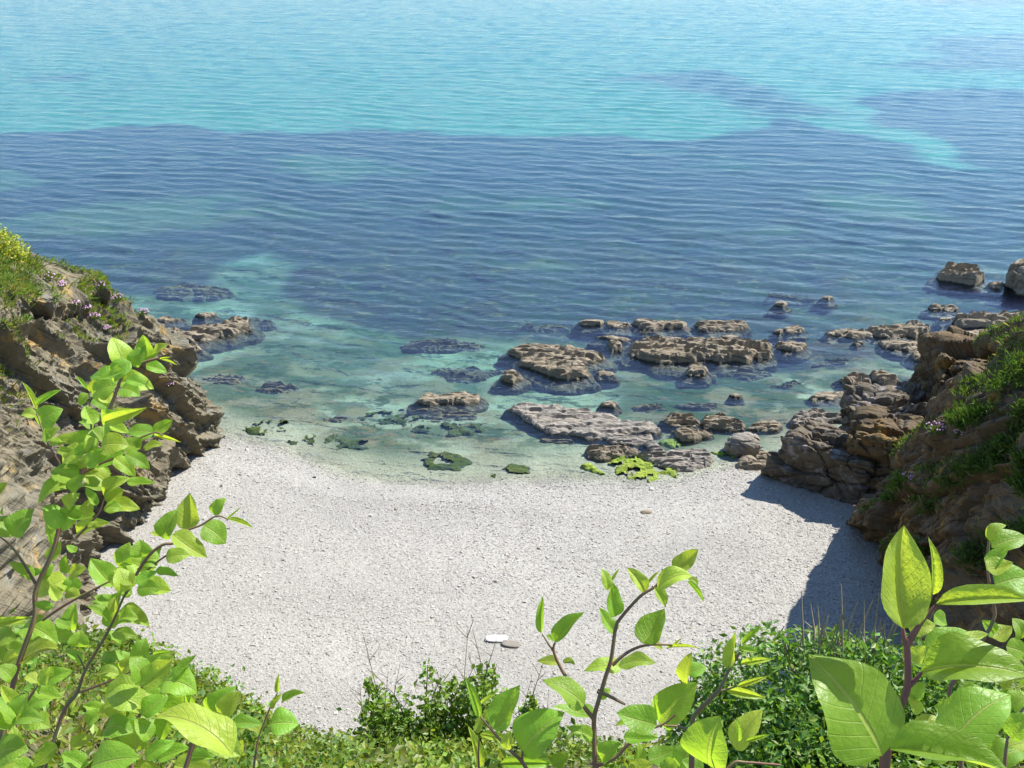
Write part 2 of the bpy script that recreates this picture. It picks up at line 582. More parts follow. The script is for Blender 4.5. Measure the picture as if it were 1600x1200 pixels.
def build_sea_bed():
    rows = np.concatenate([rows_to(12, 260, 0.22, 0.009), [300, 400, 600, 1000, 2000, 4000, SEA_FAR]])
    X, Y = fan(rows, 370, lambda y: np.where(y < 70, 60.0, 60 + (y - 70) * 0.85))
    x = X.ravel(); y = Y.ravel()
    z = bed_z(x, y)
    off = y - shore_y(x)
    lumps = fbm(xy0(x, y, 0.5), 4, 3)
    near = (y < 140)
    # where the weed and reef grow
    wx = x + 2.2 * fbm(xy0(x, y, 0.16), 4, 21) * np.clip(y / 60, 0.3, 2.5)
    wy = y + 3.0 * fbm(xy0(x, y, 0.12), 4, 22) * np.clip(y / 60, 0.3, 2.2)

    def region(px, zz, soft):
        poly = [tuple(onz(a, b, zz)[:2]) for a, b in px]
        return sstep(-soft, soft, sdist(wx, wy, poly))
    main = [(-400, 212), (250, 207), (540, 199), (720, 203), (900, 216), (1050, 219), (1150, 210), (1210, 180), (1290, 200), (1400, 232), (1490, 268), (1535, 268),
            (1450, 225), (1350, 195), (1330, 158), (1500, 142), (2000, 135), (2000, 540), (1450, 560), (1200, 600), (1000, 600), (800, 560), (640, 560), (560, 545), (490, 505), (440, 470),
            (450, 425), (430, 398), (385, 405), (360, 455), (300, 490), (200, 480), (-400, 500)]
    w = region(main, -1.5, 1.0)
    for q in ([(930, 128), (1040, 119), (1100, 118), (1180, 138), (1240, 150), (1290, 185), (1200, 182), (1120, 156), (1050, 140)],
              [(1380, 106), (1480, 66), (1600, 50), (2000, 50), (2000, 112), (1600, 114)],
              [(1300, 0), (1500, 12), (2000, 20), (2000, -10), (1300, -15)], [(60, 118), (130, 115), (120, 128), (70, 130)]):
        w = np.maximum(w, 0.85 * region(q, -1.9, 2.5))
    light = sstep(0.16, 0.42, fbm(xy0(x * 0.45, y, 0.16), 4, 31)) * (y < 92)
    green = sstep(0.10, 0.5, fbm(xy0(x * 0.6, y, 0.07), 3, 41)) * sstep(70, 50, y)
    # shallow weed and reef between the rocks
    sh = np.maximum(sstep(-0.20, 0.06, fbm(xy0(x * 0.7, y, 0.42), 5, 33)), 0.9 * sstep(0.02, 0.2, fbm(xy0(x * 0.6, y, 1.1), 4, 34) + 0.06)) * sstep(0.8, 3.2, off) * sstep(85, 60, y)
    chan = sstep(-1.5, 1.5, sdist(wx, wy, [tuple(onz(a, b, -0.8)[:2]) for a, b in [(330, 385), (440, 380), (445, 470), (520, 540), (640, 610), (600, 640), (480, 580), (400, 560), (330, 540), (380, 470)]]))
    shr = sh * np.maximum(sstep(2.0, 7.0, x), 0.85 * sstep(4.0, -3.0, x)) * (1 - 0.15 * chan)
    sand = np.array([0.30, 0.29, 0.265])
    gravel = np.array([0.27, 0.29, 0.21])
    kelp = np.array([0.032, 0.034, 0.036])
    reef = np.array([0.15, 0.13, 0.075])
    olive = np.array([0.028, 0.058, 0.020])
    far = np.maximum(sstep(70, 92, y), chan)[:, None]
    c = (gravel[None] * (1 - far) + sand[None] * far) * (0.92 + 0.16 * vn(xy0(x, y, 0.9), 5))[:, None]
    cw = kelp[None] * (1 + 0.5 * lumps)[:, None]
    cw = cw + (reef - kelp)[None] * (light * 0.75)[:, None]
    cw = cw + (np.array([0.16, 0.22, 0.12]) - kelp)[None] * (green * 0.6)[:, None]
    c = c * (1 - w[:, None]) + cw * w[:, None]
    m = (shr * (1 - w))[:, None]
    lm2 = sstep(-0.02, 0.14, fbm(xy0(x * 0.6, y, 0.8), 5, 35))[:, None]
    mixc = olive[None] * (1 - lm2) + reef[None] * lm2
    c = c * (1 - m) + mixc * m
    # dry shingle
    dry = sstep(0.3, -0.6, off + 0.5 * fbm(xy0(x, y, 0.6), 3, 9))
    sh_c = np.array([0.325, 0.312, 0.278])
    patch = 0.92 + 0.16 * fbm(xy0(x * 0.5, y, 0.35), 4, 12)
    c = c * (1 - dry[:, None]) + sh_c[None] * patch[:, None] * dry[:, None]
    z = z + np.where(near, (w * 0.22 + 0.25 * shr) * np.clip(lumps + 0.2, -0.4, 1) * sstep(2, 8, off), 0) + 0.03 * vn(xy0(x, y, 0.8), 8) * (off < 2)
    # low tide-line berm
    z = z + 0.07 * np.exp(-((off + 2.2 + 0.6 * np.sin(x * 0.4)) / 0.7) ** 2)
    me = mkmesh('sea_bed', np.stack([x, y, z], 1), gridf(len(rows), 370), M_BEACH, True, c)
    return link('beach', me, None, 'pale grey shingle beach running down under the clear sea', 'beach', None, 'structure')


build_sea_bed()


def build_sea():
    rows = np.concatenate([rows_to(30, 230, 0.17, 0.0052), [260, 320, 450, 800, 2000, 4000, SEA_FAR - 50]])
    nc = 400
    X, Y = fan(rows, nc, lambda y: np.where(y < 70, 58.0, 58 + (y - 70) * 0.84))
    x = X.ravel(); y = Y.ravel()
    off = y - shore_y(x)
    amp = (0.25 + 0.75 * sstep(0, 22, off)) * sstep(0.0, 3.0, off + 0.5) * sstep(225, 150, y)
    wp = 1.6 * fbm(xy0(x, y, 0.05), 3, 2) + 0.55 * fbm(xy0(x, y, 0.28), 3, 4)
    z = np.zeros_like(x)
    r = np.random.default_rng(3)
    for L, A, a in [(2.9, .015, -8), (2.3, .021, 6), (1.95, .021, -14), (1.6, .018, 1), (1.3, .014, 16), (5.0, .010, 2), (1.1, .010, -14), (2.1, .014, 12)]:
        th = math.radians(a + 13)
        L *= 0.78; A *= 0.82
        k = 2 * math.pi / L
        ph = k * (np.sin(th) * x + np.cos(th) * y + wp * (0.6 + r.random() * 0.8)) + r.random() * 6.28
        en = 0.55 + 0.75 * fbm(xy0(x * 0.5, y, 0.11), 2, int(L * 100))
        sn = np.sin(ph)
        z += A * en * (sn + 0.35 * (1 - np.abs(np.cos(ph / 2))) * 1.2)
    z = z * amp * 1.25
    V = np.stack([x, y, z], 1)
    n0 = len(rows)
    Fq = gridf(n0, nc)
    # closed body: skirt and bottom
    bot = V.copy()
    ring = np.concatenate([np.arange(nc), np.arange(1, n0) * nc + nc - 1, (n0 - 1) * nc + np.arange(nc - 2, -1, -1), np.arange(n0 - 2, 0, -1) * nc])
    sk = V[ring].copy(); sk[:, 2] = -6.0
    b0 = len(V)
    nr = len(ring)
    side = np.array([(ring[i], ring[(i + 1) % nr], b0 + (i + 1) % nr, b0 + i) for i in range(nr)])
    me_v = np.concatenate([V, sk, [[0, 3000, -6.0]]])
    tri = np.array([(b0 + i, b0 + (i + 1) % nr, b0 + nr, b0 + nr) for i in range(nr)])
    import bmesh
    me = bpy.data.meshes.new('sea')
    fl = [tuple(q) for q in Fq[:, ::-1].tolist()] + [tuple(q) for q in side.tolist()] + [tuple(q[:3]) for q in tri.tolist()]
    me.from_pydata(me_v.tolist(), [], fl)
    bm = bmesh.new(); bm.from_mesh(me)
    bmesh.ops.recalc_face_normals(bm, faces=bm.faces)
    bm.to_mesh(me); bm.free()
    me.polygons.foreach_set('use_smooth', np.ones(len(me.polygons), bool))
    me.materials.append(M_WATER)
    return link('sea', me, None, 'clear turquoise and blue sea with small ripples', 'water', None, 'structure')


build_sea()


# ------------------------------------------------------------------ cliffs
def loft(ctrl, nu, nv, big, med, seed, dense, cells, calm_top=None):
    G = np.asarray(ctrl, float)
    m0 = len(ctrl) - 1
    G = crom(G, np.concatenate([np.linspace(0, dense[0], 20, endpoint=False), np.linspace(*dense, nu - 50), np.linspace(dense[1], m0, 31)[1:]]))
    tv = np.concatenate([np.linspace(0, 5, nv - 20), np.linspace(5, 6, 21)[1:]])
    G = np.swapaxes(crom(np.swapaxes(G, 0, 1), tv), 0, 1)
    N = grid_normals(G)
    P = G.reshape(-1, 3); n = N.reshape(-1, 3)
    d = big * facets(P, cells, seed) + med * facets(P, tuple(np.array(cells) * 0.42), seed + 5)
    dg = d.reshape(nu, nv)
    dg[1:-1] = (dg[:-2] + 2 * dg[1:-1] + dg[2:]) / 4
    dg[:, 1:-1] = (dg[:, :-2] + 2 * dg[:, 1:-1] + dg[:, 2:]) / 4
    q = P @ BED
    q = q + 0.35 * np.stack([fbm(P * 0.5, 2, seed + 80), fbm(P * 0.5, 2, seed + 81), fbm(P * 0.5, 2, seed + 82)], 1)
    lam = 1 - np.abs(vn(q * np.array([0.45, 0.45, 3.0]), seed + 83)) * 2
    lam2 = 1 - np.abs(vn(q * np.array([1.0, 1.0, 8.0]), seed + 84)) * 2
    d = dg.ravel() + med * 0.5 * facets(P, tuple(np.array(cells) * 0.17), seed + 9) - 0.10 * np.clip(lam, 0, 1) ** 2 - 0.04 * np.clip(lam2, 0, 1) ** 2 + 0.05 * fbm(P * 1.7, 4, seed)
    tt = np.repeat((tv / 6)[None], nu, 0).ravel()
    if calm_top: d = d * (1 - 0.6 * sstep(calm_top, calm_top + 0.15, tt))
    P = P + n * d[:, None]
    G2 = P.reshape(nu, nv, 3)
    return G2, tt


L = [
    [(-22, 50, -2), (-22, 49.5, 1), (-22.5, 49, 3), (-23.5, 48, 5), (-26, 47, 7), (-30, 46, 9), (-45, 45, 12)],
    [(-16.5, 43.8, -2), (-16.8, 43.5, 1), (-17.4, 43, 3), (-18.6, 42.5, 4.8), (-20.5, 42, 6.5), (-24, 42, 8.8), (-45, 42, 14)],
    [(-13.7, 41.0, -1.5), (-13.9, 40.9, 0.9), (-14.6, 40.7, 2.6), (-15.3, 40.4, 4.6), (-16.6, 39.8, 6.0), (-19.4, 39.2, 8.3), (-45, 38, 18)],
    [(-13.2, 39.5, -1.0), (-13.5, 39.6, 1.1), (-14.1, 39.7, 2.9), (-15.0, 39.5, 5.0), (-16.5, 39.0, 6.8), (-19.2, 38.2, 9.6), (-45, 36, 20)],
    [(-14.4, 36.6, -1.0), (-14.1, 36.8, 1.7), (-14.7, 36.8, 3.7), (-15.5, 36.6, 5.6), (-16.7, 36.3, 7.4), (-19.0, 36, 10.0), (-45, 33, 21)],
    [(-13.9, 33.8, -0.5), (-13.9, 33.7, 2.1), (-14.6, 33.5, 4.5), (-15.6, 33.2, 6.5), (-16.9, 33, 8.6), (-19.2, 33, 11.5), (-45, 30, 22)],
    [(-14.9, 31.2, -0.3), (-14.7, 31, 2.3), (-15.3, 30.6, 4.6), (-16.2, 30.2, 7.0), (-17.5, 30, 9.6), (-20, 29.5, 12.8), (-45, 27, 23)],
    [(-14.2, 28.3, 0), (-14.4, 28, 2.5), (-15.0, 27.5, 5.2), (-15.8, 27, 8.0), (-17, 26.5, 11), (-20, 26, 14.4), (-45, 23, 23)],
    [(-14.2, 24, 0.2), (-13.6, 23, 3), (-13.8, 22, 6.4), (-14.6, 21, 9.8), (-16.2, 20, 13), (-20, 19, 16.5), (-45, 16, 23)],
    [(-12, 18, 0.5), (-12.2, 16.5, 4), (-12.6, 15, 8), (-13.6, 13.5, 12), (-15.5, 12, 15.5), (-20, 10, 19), (-45, 5, 23)],
]
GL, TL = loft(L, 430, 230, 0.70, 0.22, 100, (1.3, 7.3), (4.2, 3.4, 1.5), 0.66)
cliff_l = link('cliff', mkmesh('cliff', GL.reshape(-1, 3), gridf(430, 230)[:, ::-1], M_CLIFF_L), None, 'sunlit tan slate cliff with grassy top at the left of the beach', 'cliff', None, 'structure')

R = [
    [(24, 44, -2), (24, 43.6, 1), (24.5, 43, 2.4), (26, 42, 3.6), (29, 41, 5), (34, 40, 7), (48, 40, 10)],
    [(16.2, 37.6, -1), (16.4, 37.4, 0.8), (17, 37.3, 2.2), (18.4, 37.4, 3.4), (20.4, 37.6, 4.6), (24, 38, 6.2), (48, 38, 12)],
    [(13.9, 34.4, -0.8), (14.1, 34.3, 1.1), (14.9, 34.4, 2.6), (16.3, 34.8, 4.2), (18.2, 35.4, 5.8), (21.5, 36, 7.6), (48, 36, 14)],
    [(12.9, 32.6, -0.5), (13.0, 32.5, 1.7), (13.5, 32.4, 3.6), (14.6, 32.6, 5.5), (16.4, 33, 7.2), (20, 33.6, 9.2), (48, 34, 17)],
    [(13.0, 30.6, -0.3), (12.9, 30.4, 2.3), (13.2, 30.2, 4.9), (14.0, 30.1, 7.1), (15.6, 30.2, 8.9), (19.5, 30.4, 11.2), (48, 30, 20)],
    [(12.9, 28, 0), (12.8, 27.8, 2.8), (13.1, 27.6, 5.7), (13.9, 27.4, 8.2), (15.3, 27.2, 10.2), (19, 27, 12.8), (48, 26, 22)],
    [(12.5, 25, 0.2), (12.6, 24.8, 3.2), (12.9, 24.5, 6.6), (13.7, 24.2, 9.4), (15.2, 24, 11.8), (19, 23.5, 14.8), (48, 20, 23)],
    [(11.6, 20, 0.4), (11.9, 19.4, 3.8), (12.3, 18.8, 7.4), (13.2, 18.2, 11), (15, 17.6, 14), (19, 17, 17.4), (48, 13, 23)],
    [(10.5, 15, 1), (11, 14, 5), (11.6, 13, 9), (12.8, 12, 13), (15, 11, 16.5), (20, 9, 20), (48, 5, 23)],
]
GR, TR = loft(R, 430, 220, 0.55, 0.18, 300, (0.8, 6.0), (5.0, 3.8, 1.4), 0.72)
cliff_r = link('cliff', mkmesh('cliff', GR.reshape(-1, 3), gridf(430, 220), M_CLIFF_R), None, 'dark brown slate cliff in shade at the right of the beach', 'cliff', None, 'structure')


# rounded or blocky rock bodies
def block(center, size, rotz, seed, mat, boxy=3.2, sub=46, big=0.16, med=0.07, tilt=0.0):
    """superellipsoid broken into blocks; size = half extents"""
    n = sub
    g = np.linspace(-1, 1, n)
    A_, B_ = [q.ravel() for q in np.meshgrid(g, g, indexing='ij')]
    O_ = np.ones_like(A_)
    Fs = []; Vs = []
    for k, (p0, p1, p2) in enumerate(((O_, A_, B_), (-O_, B_, A_), (B_, O_, A_), (A_, -O_, B_), (A_, B_, O_), (B_, A_, -O_))):
        Vs.append(np.stack([p0, p1, p2], 1)); Fs.append(gridf(n, n) + k * n * n)
    D = np.concatenate(Vs); Fc = np.concatenate(Fs)
    _, first, inv = np.unique(np.round(D, 5), axis=0, return_index=True, return_inverse=True)
    D = D[first]; Fc = inv.ravel()[Fc]
    D = D / ((np.abs(D) ** boxy).sum(1, keepdims=True)) ** (1.0 / boxy)
    V = D * np.array(size)
    ct, st_ = math.cos(tilt), math.sin(tilt)
    V = np.stack([V[:, 0] * ct + V[:, 2] * st_, V[:, 1], -V[:, 0] * st_ + V[:, 2] * ct], 1)
    c, s = math.cos(rotz), math.sin(rotz)
    V = np.stack([V[:, 0] * c - V[:, 1] * s, V[:, 0] * s + V[:, 1] * c, V[:, 2]], 1)
    nn = V / (np.linalg.norm(V, axis=1, keepdims=True) + 1e-9)
    m = min(size)
    W = V + np.array(center)
    k = min(1.1, max(0.35, m * 1.1))
    d = big * min(m, 1.4) * 1.6 * facets(W, (2.4 * k, 1.9 * k, 0.9 * k), seed, 0.3) + med * min(m, 1.4) * facets(W, (0.9 * k, 0.7 * k, 0.32 * k), seed + 3, 0.35) + 0.05 * m * fbm(W * 3, 3, seed)
    W = W + nn * d[:, None]
    return W, Fc


# low outcrop and knob belong to the right-hand cliff
V, Fc = block((12.95, 36.35, 0.55), (1.95, 1.25, 1.75), -0.62, 501, None, 7.0, 52, 0.22, 0.16, 0.08)
link('outcrop', mkmesh('outcrop', V, Fc, M_OUTCROP), cliff_r, 'low grey outcrop with white-streaked top at the foot of the cliff')
V, Fc = block((15.5, 38.2, 1.0), (1.8, 1.6, 2.1), -0.3, 502, None, 6.0, 52, 0.22, 0.16)
link('outcrop', mkmesh('outcrop', V, Fc, M_OUTCROP), cliff_r)
V, Fc = block((20.7, 39.2, 1.7), (2.9, 2.1, 3.1), 0.10, 503, None, 9.0, 60, 0.24, 0.16)
link('outcrop', mkmesh('outcrop', V, Fc, M_CLIFF_R), cliff_r, 'square-topped block of the cliff with yellow lichen')
V, Fc = block((14.9, 35.6, 0.9), (1.4, 1.4, 2.3), -0.5, 505, None, 6.0, 46, 0.22, 0.16)
link('outcrop', mkmesh('outcrop', V, Fc, M_CLIFF_R), cliff_r)  # darkened slate paints the shade of this front block


# ------------------------------------------------------------------ reef rocks standing in the water
def hrock(px, h, seed, mat, base_z=0.0, shrink=True, fine=None, flat=0.0, edge=0.28, cell=(2.8, 0.30), warp=1.0, holes=None, shelf=False):
    W = np.array([onz(a, b, base_z)[:2] for a, b in px])
    y0, y1 = W[:, 1].min(), W[:, 1].max()
    if shrink and y1 - y0 > 0.1:
        k = max(0.7, 1 - 0.8 * h / (y1 - y0))
        W[:, 1] = y0 + (W[:, 1] - y0) * k
    mg = 1.7 if shelf else 0.8
    x0, x1 = W[:, 0].min() - mg, W[:, 0].max() + mg
    y0, y1 = W[:, 1].min() - mg, W[:, 1].max() + mg
    wid = min(x1 - x0, y1 - y0) - 2 * mg
    st = fine or float(np.clip(math.sqrt((x1 - x0) * (y1 - y0)) / 80, 0.028, 0.08))
    nx = int((x1 - x0) / st) + 2; ny = int((y1 - y0) / st) + 2
    X, Y = np.meshgrid(np.linspace(x0, x1, nx), np.linspace(y0, y1, ny), indexing='ij')
    x = X.ravel(); y = Y.ravel()
    q = xy0(x, y, 1.1)
    wa = min(1.0, 0.35 + 0.4 * wid)
    wa = wa * warp
    sx = x + 0.26 * wa * fbm(q * 1.3, 4, seed + 1); sy = y + 0.26 * wa * fbm(q * 1.3, 4, seed + 2)
    sd = sdist(sx, sy, [tuple(p) for p in W]) + 0.05
    e = min(edge * 0.6, 0.18 * wid + 0.02)
    env = sstep(-0.08, e, sd)
    low = sstep(-0.36, 0.04, sd)
    if shelf:
        sw = min(0.48, 0.20 + 0.14 * wid)
        sdn = (sd + 0.8 * sw * fbm(xy0(x * 0.7, y, 0.9), 4, seed + 71)) / sw
        low = 0.30 * sstep(-0.9 * sw, 0.0, sd) + 0.70 * sstep(-1.25, -0.80, sdn) - 0.22 * (1 - env) * (0.5 + fbm(xy0(x * 0.6, y, 1.6), 4, seed + 72))
    dome = sstep(-0.05, 0.5 * wid + 0.15, sd)
    ang = math.radians(-5 + 10 * hsh(seed, 1, 1, 5))
    t = x * math.cos(ang) - y * math.sin(ang); s = x * math.sin(ang) + y * math.cos(ang)
    wob = 0.22 * fbm(xy0(t * 0.35, s, 1.0), 3, seed + 4)
    cp = np.stack([t / cell[0], (s + wob) / cell[1], np.zeros_like(t)], 1)
    f1, f2, rr, offv = worley(cp, seed + 6)
    cp2 = np.stack([t / (cell[0] * 0.5), (s + wob) / (cell[1] * 0.42), np.zeros_like(t)], 1)
    g1, g2, r2, of2 = worley(cp2, seed + 8)
    lay = rr[:, 0] - 0.75 * offv[:, 1] * cell[1] + 0.35 * (rr[:, 1] - 0.5) * offv[:, 0]
    lay2 = r2[:, 0] - 0.6 * of2[:, 1] * 0.4
    prof = 0.28 + 0.20 * dome + (1 - flat) * (0.50 * lay + 0.12 * lay2) - (1 - flat * 0.4) * (0.42 * (1 - sstep(0, 0.14, f2 - f1)) + 0.20 * (1 - sstep(0, 0.2, g2 - g1)))
    # thin beds: each steps up with a steep face on the landward side
    bd = (s + 1.4 * wob + 0.10 * fbm(xy0(t * 0.5, s, 2.2), 3, seed + 15)) / 0.30
    bi = np.floor(bd); bf = bd - bi
    seg = np.floor(t / 1.1 + hsh(bi, 3, 1, seed) * 7 + 0.3 * np.sin(t * 2.3 + bi))
    rb = hsh(bi, seg, 5, seed + 16)
    prof += (1 - 0.3 * flat) * (0.34 * (1 - bf) * (0.3 + 0.9 * rb) - 0.22 * np.exp(-bf / 0.10) + 0.22 * (rb - 0.5))
    prof += 0.06 * fbm(xy0(x, y, 3.0), 3, seed + 11)
    h = h * min(1.0, 0.55 + 0.5 * wid)
    z = base_z - 0.03 + (0.16 * (lay - 0.6) * (1 - env) * low if shelf else 0) - 0.7 * (1 - low) + (0.07 + h * prof) * env
    V = np.stack([x, y, z], 1)
    Fq = gridf(nx, ny)
    keep = ((sdn[Fq] > -1.25) & (sd[Fq] > -1.6)).any(1) if shelf else (sd[Fq] > -0.38).any(1)
    if holes is not None: keep &= (fbm(xy0(x, y, 2.6), 4, seed + 40)[Fq] > holes).all(1)
    Fq = Fq[keep]
    used, inv = np.unique(Fq, return_inverse=True)
    return V[used], inv.reshape(-1, 4)


def crop(ox, oy, s):
    return lambda pts: [(ox + a / s, oy + b / s) for a, b in pts]


